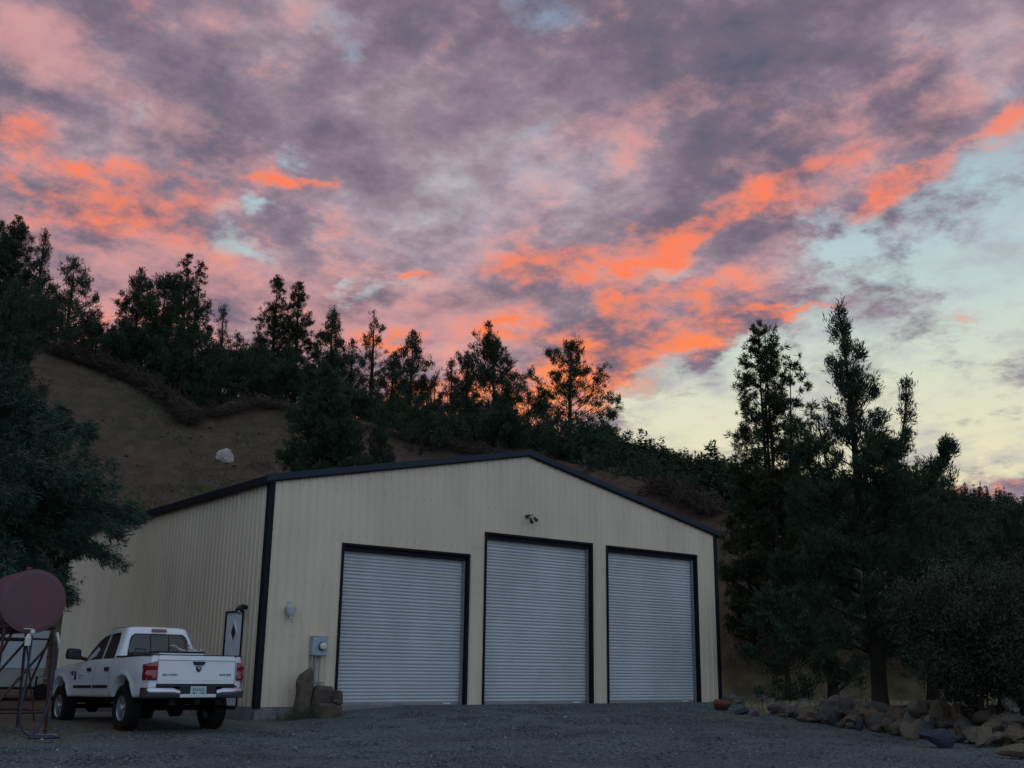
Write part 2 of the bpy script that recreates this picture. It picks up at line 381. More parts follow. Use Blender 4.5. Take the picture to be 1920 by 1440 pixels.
def gravel_material():
    m = bpy.data.materials.new('crushed_gravel'); m.use_nodes = True; N = NT(m.node_tree); b = N.n['Principled BSDF']
    P = N.add('ShaderNodeNewGeometry').outputs['Position']
    v = N.add('ShaderNodeTexVoronoi'); N.l.new(P, v.inputs['Vector']); v.inputs['Scale'].default_value = 32
    v2 = N.add('ShaderNodeTexVoronoi'); N.l.new(P, v2.inputs['Vector']); v2.inputs['Scale'].default_value = 15
    sep = N.add('ShaderNodeSeparateColor'); N.l.new(v.outputs['Color'], sep.inputs[0])
    c = N.ramp(sep.outputs[0], [(0, (.030, .042, .044, 1)), (.5, (.080, .106, .108, 1)), (.85, (.125, .152, .150, 1)), (.97, (.22, .24, .23, 1))])
    n1 = N.noise(P, .35, 5, .6)
    c = N.mix(N.smooth(n1, .38, .68), c, N.mix(.6, c, (.05, .056, .062, 1)))
    lane = N.noise(N.vmath('MULTIPLY', P, (.75, .10, 1)), 1.0, 4, .55)
    c = N.mix(N.smooth(lane, .52, .66), c, N.mix(.45, c, (.125, .145, .145, 1)))
    n2 = N.noise(N.vmath('ADD', P, (3, 9, 0)), .5, 5, .6)
    sp = N.add('ShaderNodeSeparateXYZ'); N.l.new(P, sp.inputs[0])
    by_left = N.math('MULTIPLY', N.smooth(sp.outputs[0], -2.2, -3.6), N.smooth(sp.outputs[1], -4.6, -2.8))
    c = N.mix(N.math('MULTIPLY', by_left, N.smooth(n2, .34, .52)), c, (.12, .09, .065, 1))
    N.put(b.inputs['Base Color'], c); b.inputs['Roughness'].default_value = .9; b.inputs['Specular IOR Level'].default_value = .25
    bn = N.add('ShaderNodeBump'); bn.inputs['Strength'].default_value = 1.0; bn.inputs['Distance'].default_value = .03
    hh = N.math('ADD', v.outputs['Distance'], N.math('MULTIPLY', v2.outputs['Distance'], 1.2))
    N.put(bn.inputs['Height'], hh); N.l.new(bn.outputs[0], b.inputs['Normal'])
    return m
M = {}
M['dirt'] = dirt_material(); M['gravel'] = gravel_material()

def build_terrain():
    bs = np.concatenate([np.arange(-math.pi, YAW-1.0, .05), np.arange(YAW-1.0, YAW+1.0, .0065), np.arange(YAW+1.0, math.pi, .12)])
    rs = np.concatenate([[.5], np.arange(3, 30, 1.0), np.arange(30, 90, .7), 90*1.045**np.arange(0, 62)])
    B, Rr = np.meshgrid(bs, rs); X = CAM[0]+Rr*np.sin(B); Y = CAM[1]+Rr*np.cos(B); Z = terrain(X, Y)-.03
    nb, nr = len(bs), len(rs); v = np.stack([X.ravel(), Y.ravel(), Z.ravel()], 1)
    i, j = np.meshgrid(np.arange(nr-1), np.arange(nb)); i = i.ravel(); j = j.ravel(); j2 = (j+1) % nb
    q = np.stack([i*nb+j, (i+1)*nb+j, (i+1)*nb+j2, i*nb+j2], 1)
    o = np_obj('ground', v, q[:, ::-1], M['dirt'], None, True, 4); tag(o, kind='structure')
    # the gravel yard: a thin sheet laid on the ground, sinking under it along its ragged edge
    xs = np.arange(-34, 17.6, .22); ys = np.concatenate([np.arange(-36, .2, .22), np.arange(.2, 17, .22)])
    X, Y = np.meshgrid(xs, ys); n = fbm(X*.8, Y*.8)
    inside = np.minimum(xedge(Y)-X+n*.8, np.where(X > -.2, .12-Y+n*.05, 5.5-Y+n*2.0+np.minimum(0, X+16)))
    Z = yard(X, Y)-.03+.045*sstep(inside, -.1, .25)-.25*sstep(-inside, .0, .6)+fbm(X*1.7, Y*1.7)*.05*sstep(-Y, .3, 1.5)
    nb, nr = len(xs), len(ys); i, j = np.meshgrid(np.arange(nr-1), np.arange(nb-1)); i = i.ravel(); j = j.ravel()
    q = np.stack([i*nb+j, i*nb+j+1, (i+1)*nb+j+1, (i+1)*nb+j], 1)
    q = q[inside.ravel()[q].max(1) > -.8]
    o = np_obj('gravel_yard', np.stack([X.ravel(), Y.ravel(), Z.ravel()], 1), q, M['gravel'], None, True, 4); tag(o, kind='structure')
build_terrain()

# ------------------------------------------------------------------ the shop
M['siding'] = material('cream_painted_steel', (.62, .53, .405), .5, 0, .12, 1.1, .03, 300, spec=.45, stretch=(1, 1, .3), obj_vary=[(0, (.93, .93, .93, 1)), (1, (1, 1, 1, 1))])
M['navy'] = material('dark_navy_steel', (.007, .009, .016), .6, 0, .3, 2, spec=.15)
M['roof'] = material('navy_roof_steel', (.012, .023, .042), .55, .0, .2, 2, spec=.25)
M['curtain'] = material('pale_grey_rolled_steel', (.45, .485, .515), .45, .1, .16, .9, spec=.5, stretch=(1, 1, .35))
M['rail'] = material('galvanised_rail', (.30, .31, .34), .45, .6, .2, 6)
M['concrete'] = material('bare_concrete', (.22, .22, .22), .9, 0, .35, 3, .4, 30, spec=.2)
M['black'] = material('black_rubber', (.012, .012, .014), .7, 0, spec=.3)
M['white_door'] = material('white_painted_door', (.60, .64, .70), .45, 0, .06, 4)
M['dark_glass'] = material('dark_glass', (.008, .010, .014), .06, 0, spec=.6)
HE, HP = 5.11, 6.687
DOORS = [(1.947, 5.715, 3.774), (6.199, 10.014, 4.400), (10.547, 14.338, 4.384)]
def roofline(x): return HE+(HP-HE)*(1-abs(x-BW/2)/(BW/2))
def rib_height(u):
    """profile of the rolled sheet: a rib every 9 inches and two faint strengthening beads between"""
    w = (u+.1143) % .2286-.1143; a = abs(w)
    if a < .013: return .020
    if a < .030: return .020*(.030-a)/.017
    return 0.0
RIBS = [-.030, -.013, .013, .030]
def siding(parent, u0, u1, origin, top, holes, place, z0=0.0):
    """one wall of sheet panels, each panel four ribs wide; holes are (ua, ub, height)"""
    k0 = math.floor((u0-origin)/.9144)
    u = origin+k0*.9144-.1143
    while u < u1-1e-6:
        a, b = max(u, u0), min(u+.9144, u1); u += .9144
        if b-a < .02: continue
        cuts = {round(a, 5), round(b, 5), round(BW/2, 5)}
        k = math.floor((a-origin)/.2286)-1
        while origin+k*.2286 < b+.3:
            for r in RIBS: cuts.add(round(origin+k*.2286+r, 5))
            k += 1
        for ha, hb, _ in holes: cuts |= {round(ha, 5), round(hb, 5)}
        cuts = sorted(c for c in cuts if a-1e-6 <= c <= b+1e-6)
        mb = MB()
        for c, d in zip(cuts, cuts[1:]):
            mid = (c+d)/2; zb = z0
            for ha, hb, hh in holes:
                if ha < mid < hb: zb = hh
            oc, od = rib_height(c-origin), rib_height(d-origin)
            n = 6
            for s in range(1):
                mb.add([place(c, oc, zb), place(d, od, zb), place(d, od, top(d)), place(c, oc, top(c))], [(0, 1, 2, 3)])
        o = mesh_obj('siding_panel', mb.v, mb.f, M['siding'], parent)
        o.data.materials[0] = M['siding']

shop = thing('shop_building', 'cream metal shop building with dark trim and three rolling doors', 'building', (0, 0, 0))
front = lambda u, o, z: (u, -o, z)
side = lambda u, o, z: (-o, u, z)
DOOR_Y = (.985, 1.905); DOOR_H = 2.10
siding(shop, 0, BW, BW/2, lambda x: roofline(x)-.02, DOORS, front)
siding(shop, 0, BD, .594, lambda y: HE-.02, [(DOOR_Y[0]-.02, DOOR_Y[1]+.02, DOOR_H+.02)], side)
mb = MB(); mb.add([(BW, 0, 0), (BW, BD, 0), (BW, BD, HE), (BW, 0, HE)], [(0, 1, 2, 3)]); mb.obj('wall', M['siding'], shop)
mb = MB(); mb.add([(0, BD, 0), (BW, BD, 0), (BW, BD, HE), (BW/2, BD, HP), (0, BD, HE)], [(0, 1, 2, 3, 4)]); mb.obj('wall', M['siding'], shop)
MB().box(-.02, BW+.02, .004, BD+.02, -.9, -.004).obj('foundation', M['concrete'], shop, .01)
MB().box(1.9, 14.4, -.06, .004, -.5, -.045).obj('door_sill', M['concrete'], shop, .01)
# rows of fixing screws, too small to count
mb = MB()
for z in (.35, 1.55, 2.75, 3.95, 5.05, 5.75):
    for k in range(-33, 34):
        x = BW/2+k*.2286+.055
        if .1 < x < BW-.1 and z < roofline(x)-.2 and not any(a-.02 < x < b+.02 and z < h+.04 for a, b, h in DOORS): mb.box(x-.009, x+.009, -.008, .0, z-.009, z+.009)
M['screw'] = material('screw_heads', (.20, .19, .17), .5, .3)
o = mesh_obj('fixing_screws', mb.v, mb.f, M['screw'], shop); o['kind'] = 'stuff'
# roof sheets, rake and eave trim, ridge cap
OV = .15
for s in (-1, 1):
    mb = MB()
    xe = BW/2+s*(BW/2+OV); ze = HE-(HP-HE)/(BW/2)*OV
    mb.prism([(BW/2, HP+.02), (xe, ze+.02), (xe, ze+.07), (BW/2, HP+.07)], lambda u, v, k: (u, (-.06, BD+.06)[k], v))
    rf = mb.obj('roof_slope', M['roof'], shop)
    mb = MB()
    mb.prism([(BW/2, HP-.05), (xe, ze-.05), (xe, ze+.10), (BW/2, HP+.10)], lambda u, v, k: (u, (-.105, -.045)[k], v)); mb.obj('rake_trim', M['roof'], shop)
    mb = MB()
    mb.prism([(BW/2, HP-.085), (xe, ze-.085), (xe, ze-.05), (BW/2, HP-.05)], lambda u, v, k: (u, (-.075, -.03)[k], v)); mb.obj('rake_soffit', M['navy'], shop)
    x0 = BW/2+s*(BW/2)
    mb = MB().box(*(sorted((x0+s*.025, x0+s*OV*1.15))), -.10, BD+.06, ze-.10, ze+.075); mb.obj('gutter', M['navy'], shop, .012)
    mb = MB().box(*(sorted((x0, x0-s*.105))), -.034, -.001, -.03, HE-.08).box(*(sorted((x0+s*.034, x0))), -.034, .13, -.03, HE-.08)
    mb.obj('corner_trim', M['navy'], shop)
MB().prism([(BW/2-.22, HP+.03), (BW/2, HP+.075), (BW/2+.22, HP+.03), (BW/2+.22, HP+.075), (BW/2, HP+.125), (BW/2-.22, HP+.075)], lambda u, v, k: (u, (-.11, BD+.1)[k], v)).obj('ridge_cap', M['roof'], shop)
MB().box(-.004, -.001, 0, 0, 0, 0) if False else None

def rolling_door(x0, x1, h, label):
    d = thing('rolling_door', label, None, (0, 0, 0)); del_cat = d
    d.parent = shop
    tw = .055
    for a, b in ((x0, x0+tw), (x1-tw, x1)):
        MB().box(a, b, -.045, .20, -.04, h).obj('jamb', M['navy'], d)
    MB().box(x0+tw, x1-tw, -.045, .20, h-tw, h).obj('header', M['navy'], d)
    MB().box(x0+tw, x1-tw, .045, .20, h-.17, h-tw).obj('hood', M['navy'], d)
    for a, b in ((x0+tw, x0+tw+.045), (x1-tw-.075, x1-tw-.02)):
        MB().box(a, b, .075, .11, -.03, h-.17).obj('guide_rail', M['rail'], d)
    # the curtain: interlocking slats, six even ones and then a wider joint
    zt = h-.12; z = .055; V = []; i = 0
    prof = []
    while z < zt:
        p = .0945 if i % 6 == 5 else .0805
        e = min(z+p, zt)
        prof += [(z, .016), (z+.010, .016), (z+.020, .0), (z+.045, -.006), (z+p-.012, .0)]
        z += p; i += 1
    prof = [(a, b) for a, b in prof if a < zt]
    mb = MB(); c0, c1 = x0+tw+.004, x1-tw-.004
    for z, o in prof: V += [(c0, .155+o, z), (c1, .155+o, z)]
    mb.add(V, [(2*k, 2*k+1, 2*k+3, 2*k+2) for k in range(len(prof)-1)])
    mb.obj('curtain', M['curtain'], d)
    MB().box(c0, c1, .135, .175, .0, .05).obj('bottom_bar', M['rail'], d, .004)
    MB().box(c0, c1, .14, .17, -.03, -.002).obj('bottom_seal', M['black'], d)
    MB().box((x0+x1)/2-.14, (x0+x1)/2+.02, .115, .135, .035, .075).obj('handle', M['rail'], d, .004)
    MB().box(x1-.62, x1-.40, .115, .135, .02, .05).obj('latch', M['white_door'], d, .004)
    return d
for (x0, x1, h), lb in zip(DOORS, ('low left rolling door nearest the meter box', 'tall middle rolling door under the gable light', 'right rolling door nearest the red boulder')):
    rolling_door(x0, x1, h, lb)

# entrance door in the long wall
ed = thing('entrance_door', 'white entrance door with a diamond window', None); ed.parent = shop
y0, y1 = DOOR_Y
mb = MB(); mb.box(-.032, .08, y0-.03, y0, -.02, DOOR_H+.03).box(-.032, .08, y1, y1+.03, -.02, DOOR_H+.03).box(-.032, .08, y0, y1, DOOR_H, DOOR_H+.03); mb.obj('door_frame', M['navy'], ed)
MB().box(.0, .045, y0+.004, y1-.004, 0, DOOR_H-.004).obj('door_leaf', M['white_door'], ed)
cy_, cz_ = (y0+y1)/2, 1.63
dm = lambda s: [(cy_-.19*s, cz_), (cy_, cz_-.30*s), (cy_+.19*s, cz_), (cy_, cz_+.30*s)]
mb = MB(); a, b = dm(1.0), dm(.78)
for k in range(4):
    k2 = (k+1) % 4; mb.prism([a[k], a[k2], b[k2], b[k]], lambda u, v, s: ((-.022, .0)[s], u, v))
mb.obj('window_frame', M['white_door'], ed)
MB().prism(dm(.78), lambda u, v, s: ((-.006, .001)[s], u, v)).obj('window_pane', M['dark_glass'], ed)
# ------------------------------------------------------------------ trees
def foliage_material(name, a, b, scale=1.2):
    m = bpy.data.materials.new(name); m.use_nodes = True; N = NT(m.node_tree); bs = N.n['Principled BSDF']
    P = N.add('ShaderNodeNewGeometry').outputs['Position']
    n1 = N.noise(P, scale, 4, .6); n2 = N.noise(P, scale*7, 3, .6)
    f = N.math('ADD', N.math('MULTIPLY', n1, .6), N.math('MULTIPLY', n2, .4))
    N.put(bs.inputs['Base Color'], N.mix(N.smooth(f, .36, .64), a+(1,), b+(1,)))
    bs.inputs['Roughness'].default_value = .75; bs.inputs['Specular IOR Level'].default_value = .15
    return m
M['juniper'] = foliage_material('juniper_foliage', (.018, .029, .017), (.040, .060, .034))
M['juniper_blue'] = foliage_material('blue_juniper_foliage', (.024, .044, .032), (.054, .084, .062), 2.0)
M['pine'] = foliage_material('pine_needles', (.017, .025, .013), (.038, .049, .023))
M['mahogany'] = foliage_material('grey_shrub_leaves', (.026, .031, .021), (.056, .064, .044), 1.6)
M['far_tree'] = foliage_material('distant_conifer_foliage', (.018, .027, .016), (.036, .048, .027), .3)
M['bark'] = material('rough_bark', (.038, .029, .024), .95, 0, .5, 6, .9, 25, spec=.1, stretch=(1, 1, .3))

def unit(a): return a/np.maximum(np.linalg.norm(a, axis=-1, keepdims=True), 1e-9)
class Wood:
    """limb tubes gathered as arrays"""
    def __init__(s): s.v = []; s.f = []; s.n = 0
    def limb(s, pts, rs, n=6):
        pts = np.asarray(pts, float); k = len(pts); t = unit(np.gradient(pts, axis=0))
        a = unit(np.cross(t, np.where(np.abs(t[:, 2:3]) > .9, [[1., 0, 0]], [[0, 0, 1.]]))); b = np.cross(t, a)
        w = np.linspace(0, 2*np.pi, n, endpoint=False)
        ring = pts[:, None]+(a[:, None]*np.cos(w)[None, :, None]+b[:, None]*np.sin(w)[None, :, None])*np.asarray(rs)[:, None, None]
        i, j = np.meshgrid(np.arange(k-1), np.arange(n)); i = i.ravel(); j = j.ravel(); j2 = (j+1) % n
        s.f.append(np.stack([i*n+j, i*n+j2, (i+1)*n+j2, (i+1)*n+j], 1)+s.n); s.v.append(ring.reshape(-1, 3)); s.n += k*n
    def obj(s, name, parent, mat=None): return np_obj(name, np.concatenate(s.v), np.concatenate(s.f), mat or M['bark'], parent, True, 4)
def spray(R, cen, dirs, size, per, spread, wr, jit=.30):
    """leaf-sized faces fanned out from each tuft centre"""
    n = len(cen)*per
    c = np.repeat(cen, per, 0); s = np.repeat(size, per)[:, None]
    d = unit(np.repeat(dirs, per, 0)+R.normal(0, spread, (n, 3)))
    c = c+R.normal(0, jit, (n, 3))*s
    L = s*R.uniform(.55, 1.1, (n, 1)); sd = unit(np.cross(d, R.normal(0, 1, (n, 3))))*L*wr
    mid = c+d*L*.42
    v = np.stack([c, mid+sd, c+d*L, mid-sd], 1).reshape(-1, 3)
    return v, np.arange(n*4).reshape(-1, 4)
def conifer(name, label, x, y, H, prof, seed, style='juniper', group=None, dens=1.0, leaf=.30, per=10, mat=None, spires=(), gap=.12, lean=(0, 0), trunk_r=None, t0=.08, up=(8, 44), droop=0.0, side_bias=None, stems=None, cat='tree', twig=.22, clump=5, wr=None):
    """prof: (height fraction, crown radius in metres); spires: (height fraction, bearing, length, rise) strong side leaders"""
    R = np.random.default_rng(seed); z0 = ground(x, y)-.15
    root = thing(name, label, cat, (x, y, z0), 0, group); W = Wood()
    pt, pr = np.array([p[0] for p in prof]), np.array([p[1] for p in prof])
    tr = trunk_r or (.022*H+.03)
    stems = stems or [(0, 0, 1.0)]
    cens, dirs, sizes = [], [], []
    def leafy(path, s0, width, k, sz):
        nc = max(1, int(round(k/clump))); s = s0+(1-s0)*R.uniform(0, 1, nc)**.8; s[-1] = 1.0
        idx = s*(len(path)-1); i = np.clip(idx.astype(int), 0, len(path)-2); f = (idx-i)[:, None]
        p = path[i]*(1-f)+path[i+1]*f; t = unit(path[i+1]-path[i])
        off = R.normal(0, 1, (nc, 3))*(width*(1.08-s))[:, None]; off[:, 2] = off[:, 2]*.7-droop*.25*np.abs(off[:, 2])
        m = clump; out = np.repeat(unit(off+1e-6), m, 0); n = nc*m
        cens.append(np.repeat(p+off, m, 0)+R.normal(0, .45, (n, 3))*sz*np.array([1, 1, 1.15])); sizes.append(sz*R.uniform(.6, 1.25, n)); t = np.repeat(t, m, 0)
        if style == 'pine': dirs.append(t*.35+R.normal(0, .4, (n, 3))+np.array([0, 0, .25]))
        else: dirs.append(t*.65+out*.35+np.array([0, 0, .62-droop]))
    for sx, sy, sh in stems:
        hh = H*sh; tt = np.linspace(0, 1, 14)
        wob = np.cumsum(R.normal(0, .012*H/6, (14, 2)), 0); wob[0] = 0
        ax = np.stack([sx*np.sqrt(tt)+wob[:, 0]+lean[0]*tt**1.3, sy*np.sqrt(tt)+wob[:, 1]+lean[1]*tt**1.3, tt*hh], 1)
        r0 = tr*(.55+.45*sh)*(1 if len(stems) == 1 else .72)
        rad = r0*(1-tt)**1.05+.010; rad[0] *= 1.25
        W.limb(ax, rad, 9)
        nb = int((10+H*3.4)*dens*(.9 if len(stems) == 1 else .62))
        ts = t0+(1-t0)*(np.arange(nb)+R.uniform(0, 1, nb))/nb
        for bi, t in enumerate(ts):
            if R.random() < gap: continue
            L = float(np.interp(t, pt, pr))*R.uniform(.62, 1.08)
            if len(stems) > 1: L *= .8
            if L < .05: L = .05
            az = bi*2.39996+R.normal(0, .35)
            if side_bias is not None and R.random() < .5: az = side_bias+R.normal(0, .8)
            e = math.radians(up[0]+(up[1]-up[0])*t+R.normal(0, 8))
            L = L/max(.6, math.cos(e+.10))
            b0 = np.array([np.interp(t, tt, ax[:, k]) for k in range(3)])
            ss = np.linspace(0, 1, 7); ee = e+ss*math.radians(14 if style == 'juniper' else 8)-droop*ss*1.2
            st = np.stack([np.cos(ee)*math.cos(az), np.cos(ee)*math.sin(az), np.sin(ee)], 1)*(L/6)
            path = b0+np.concatenate([np.zeros((1, 3)), np.cumsum(st[1:], 0)])
            br = max(.012, .30*np.interp(t, tt, rad))*(.5+.5*min(1, L))
            W.limb(path, br*(1-ss*.85), 5)
            k = max(4, int(L/leaf*3.4*dens))
            if style == 'pine':
                k = max(3, int(L/leaf*1.5*dens)); leafy(path, .35, .30*min(L, 1.6)+.05, k, leaf)
            else: leafy(path, .16, twig*min(L, 1.8)+.06, k, leaf)
        leafy(ax[-4:], .0, .03+.02*H/10, 8, leaf*.6)
        cens.append(ax[-1:]+np.array([[0, 0, .0]])); dirs.append(np.array([[0, 0, 3.0]])); sizes.append(np.array([leaf]))
    for t, az, L, rise in spires:
        ax0 = np.array([lean[0]*t**1.3, lean[1]*t**1.3, t*H]); ss = np.linspace(0, 1, 9)
        path = ax0+np.stack([np.cos(az)*L*np.sin(ss*1.35)/.975, np.sin(az)*L*np.sin(ss*1.35)/.975, rise*ss**1.5], 1)
        W.limb(path, tr*.32*(1-ss*.9)+.008, 6)
        leafy(path, .25, .30*L/2, int(26*dens*L), leaf)
        for q in range(int(7*L)):
            s = R.uniform(.3, .95); p = np.array([np.interp(s, ss, path[:, k]) for k in range(3)])
            d = unit(np.array([math.cos(az)*.4, math.sin(az)*.4, .9])+R.normal(0, .55, 3)); l2 = .55*L*(1.08-s)*R.uniform(.5, 1)
            sub = p+d*np.linspace(0, l2, 4)[:, None]; W.limb(sub, np.linspace(.02, .006, 4), 4)
            leafy(sub, .1, .12, int(9*dens), leaf)
    W.obj('trunk', root)
    cen, di, sz = np.concatenate(cens), np.concatenate(dirs), np.concatenate(sizes)
    if style == 'pine': v, f = spray(R, cen, unit(di), sz, per, .75, wr or .06, .10)
    else: v, f = spray(R, cen, unit(di), sz, per, .5, wr or .10, .30)
    np_obj('crown', v, f, mat or M['pine' if style == 'pine' else 'juniper'], root, False, 4)
    return root
CONE = [(0, .8), (.1, 1.0), (.28, .92), (.5, .66), (.7, .40), (.86, .19), (1, .02)]
ROUND = [(0, .7), (.15, 1.0), (.42, .98), (.66, .72), (.84, .42), (.95, .2), (1, .05)]
SPIRE = [(0, .85), (.18, 1.0), (.42, .75), (.62, .42), (.82, .2), (1, .02)]
def at_ridge(label, px, py, beyond, width_px, prof, seed, **kw):
    """a tree on the bank, its tip seen at (px, py), its crown about width_px wide in the photograph"""
    x, y, D = bank_at(px, beyond, py); H = top_at(px, py, x, y)-ground(x, y)+.15
    w = width_px/FPX*math.hypot(D, H)/2*(1.25 if px < 600 else 1.5)
    kw['dens'] = kw.get('dens', 1.0)*(1.7 if px < 600 else 2.1); kw['leaf'] = kw.get('leaf', .30)*(1.0 if kw.get('style') == 'pine' else .85); kw.setdefault('t0', .03); nm = kw.pop('name', 'juniper_tree')
    return conifer(nm, label, x, y, H, [(t, r*w) for t, r in prof], seed, group='trees along the top of the bank', **kw)
PI = math.pi
RT = [
 ('dark juniper at the left edge of the frame on the bank', 2, 418, 6, 90, CONE, dict(dens=1.2)),
 ('tall broad juniper, tallest on the bank at the far left', 38, 412, 8, 120, CONE, dict(dens=1.3)),
 ('slim juniper just right of the tallest far left juniper', 86, 436, 7, 80, SPIRE, dict(dens=1.1, gap=.2)),
 ('pointed juniper alone above the top end of the brush line', 142, 488, 5, 105, CONE, dict(dens=1.0, gap=.22)),
 ('small thin juniper in the gap on the skyline', 187, 588, 9, 40, SPIRE, dict(dens=.6, gap=.35, leaf=.24)),
 ('pointed juniper left of the bushy dark one above the bank', 264, 508, 7, 110, CONE, dict(dens=1.1)),
 ('bushy dark juniper between the pointed one and the tall pine', 310, 532, 5, 135, ROUND, dict(dens=1.3)),
 ('tall ponderosa with two tips left of the boulder', 366, 482, 9, 115, SPIRE, dict(style='pine', name='pine_tree', stems=[(-.5, .2, 1.0), (.7, -.1, .95)], leaf=.36, per=22, gap=.25, dens=1.3)),
 ('narrow juniper right beside the two-tipped pine', 421, 574, 6, 45, SPIRE, dict(dens=.9)),
 ('low juniper between the two groups of pines', 446, 628, 10, 60, CONE, dict(dens=1.0)),
 ('left of the two round-topped pines with bare trunks', 520, 526, 8, 95, SPIRE, dict(style='pine', name='pine_tree', leaf=.36, per=22, gap=.18, dens=1.5)),
 ('right of the two round-topped pines with bare trunks', 564, 533, 8, 95, SPIRE, dict(style='pine', name='pine_tree', leaf=.36, per=22, gap=.18, dens=1.5)),
 ('juniper with plumed top right of the paired pines', 628, 584, 7, 85, CONE, dict(dens=.9, gap=.2)),
 ('thin twiggy tree with a crooked spire', 702, 584, 8, 105, SPIRE, dict(dens=.75, gap=.3, leaf=.24)),
 ('small juniper left of the twiggy spire tree', 662, 640, 10, 60, CONE, dict(dens=.7, gap=.25)),
 ('short juniper between the twiggy spire and the sharp one', 738, 664, 9, 60, CONE, dict(dens=.8, gap=.25)),
 ('sharp pointed juniper left of the glow', 773, 624, 8, 95, SPIRE, dict(dens=1.0, gap=.2)),
 ('small see-through juniper against the brightest glow', 818, 712, 10, 70, CONE, dict(dens=.55, gap=.35, leaf=.24)),
 ('short pointed juniper right of the brightest glow', 848, 678, 9, 50, SPIRE, dict(dens=.8, gap=.2)),
 ('slim juniper leaning on the round-topped one', 877, 664, 8, 55, SPIRE, dict(dens=1.0)),
 ('round-topped juniper with gaps of orange sky', 928, 654, 8, 130, ROUND, dict(dens=1.1, gap=.22)),
 ('low spreading juniper between round top and last spire', 990, 745, 7, 110, ROUND, dict(dens=.9, gap=.25)),
 ('open spire tree, last tall one before the clear sky', 1070, 646, 8, 150, [(0, .8), (.25, 1), (.5, .75), (.75, .4), (1, .04)], dict(dens=.95, gap=.3, leaf=.26, spires=[(.18, -.5, 2.6, 1.2), (.12, -.9, 2.9, .9)])),
 ('low bush at the right foot of the last spire tree', 1125, 812, 6, 90, CONE, dict(dens=.9, gap=.2)),
]
for k, (lb, px, py, be, wd, pf, kw) in enumerate(RT):
    at_ridge(lb, px, py, be, wd, pf, 100+k, **kw)
# junipers standing on the bank face in front of the ridge trees
def on_bank(label, px, py, D, width_px, prof, seed, **kw):
    x, y = spot(px, D, py); H = top_at(px, py, x, y)-ground(x, y)+.15; w = width_px/FPX*math.hypot(D, H)/2*1.12
    nm = kw.pop('name', 'juniper_tree')
    return conifer(nm, label, x, y, H, [(t, r*w) for t, r in prof], seed, **kw)
on_bank('big dense juniper behind the left slope of the roof', 612, 688, 57, 235, CONE, 201, dens=3.0, per=12, leaf=.24, gap=.03, t0=.02)
on_bank('smaller juniper right of the big one behind the roof', 714, 766, 58, 120, CONE, 202, dens=2.4, leaf=.24, t0=.02)
on_bank('dark juniper thicket left of the big juniper', 470, 690, 77, 150, ROUND, 203, dens=1.3, leaf=.3)
on_bank('dark juniper filling the slope under the two-tipped pine', 345, 640, 77, 150, ROUND, 204, dens=1.4, leaf=.3)
on_bank('dark juniper at the top end of the brush line', 120, 590, 78, 170, ROUND, 205, dens=1.3, leaf=.3)
on_bank('low juniper under the sharp pointed one', 790, 778, 70, 150, ROUND, 206, dens=1.4, leaf=.3)
on_bank('low juniper under the round-topped one', 920, 802, 70, 150, ROUND, 207, dens=1.4, leaf=.3)
on_bank('low juniper behind the ridge of the roof', 1040, 822, 66, 130, ROUND, 208, dens=1.3, leaf=.3)
on_bank('low juniper behind the right slope of the roof', 1140, 868, 62, 120, CONE, 209, dens=1.3, leaf=.3)
on_bank('round bush high on the bank right of the roof ridge', 1220, 893, 60, 110, CONE, 210, dens=1.2, leaf=.3)
on_bank('dark juniper behind the right eave', 1300, 902, 64, 100, CONE, 211, dens=1.2, leaf=.3)

R0 = np.random.default_rng(12)
SHORT = ['dark juniper at the left frame edge', 'tallest far left juniper', 'slim far left juniper', 'lone pointed juniper', 'small thin skyline juniper', 'pointed juniper by the bushy one', 'bushy dark juniper',
         'two-tipped pine', 'narrow juniper by the pine', 'low juniper between the pines', 'left paired pine', 'right paired pine', 'plume-topped juniper', 'twiggy spire tree', 'small juniper by the twiggy spire',
         'short juniper past the twiggy spire', 'sharp pointed juniper', 'see-through juniper in the glow', 'short pointed juniper by the glow', 'slim leaning juniper', 'round-topped juniper', 'low spreading juniper',
         'last open spire tree', 'low bush by the last spire tree']
used_labels = {}
def thicket_label(px, H):
    k = min(range(len(RT)), key=lambda i: abs(RT[i][1]-px)); side = 'left' if px < RT[k][1] else 'right'
    lb = f'low thicket juniper at the {side} foot of the {SHORT[k]}'; n_ = used_labels.get(lb, 0); used_labels[lb] = n_+1
    return lb if n_ == 0 else lb.replace('low thicket juniper', 'second low thicket juniper')
for k, px in enumerate([30, 75, 175, 205, 232, 285, 330, 385, 410, 440, 480, 505, 545, 585, 640, 668, 700, 735, 760, 805, 835, 865, 900, 955, 985, 1015, 1060, 1090, 1110]):
    by = float(np.interp(px, [p[0] for p in BANK], [p[1] for p in BANK])); be = R0.uniform(2.5, 7); py = by-(R0.uniform(55, 105) if px < 620 else R0.uniform(18, 50))
    x, y, D = bank_at(px, be, py); H = top_at(px, py, x, y)-ground(x, y)+.15; w = R0.uniform(80, 120)/FPX*D/2*1.1
    conifer('juniper_tree', thicket_label(px, H), x, y, H, [(t_, r*w) for t_, r in (ROUND if k % 2 else CONE)], 500+k, group='thicket of junipers below the taller trees', dens=1.8, leaf=.28, per=10, t0=.02)
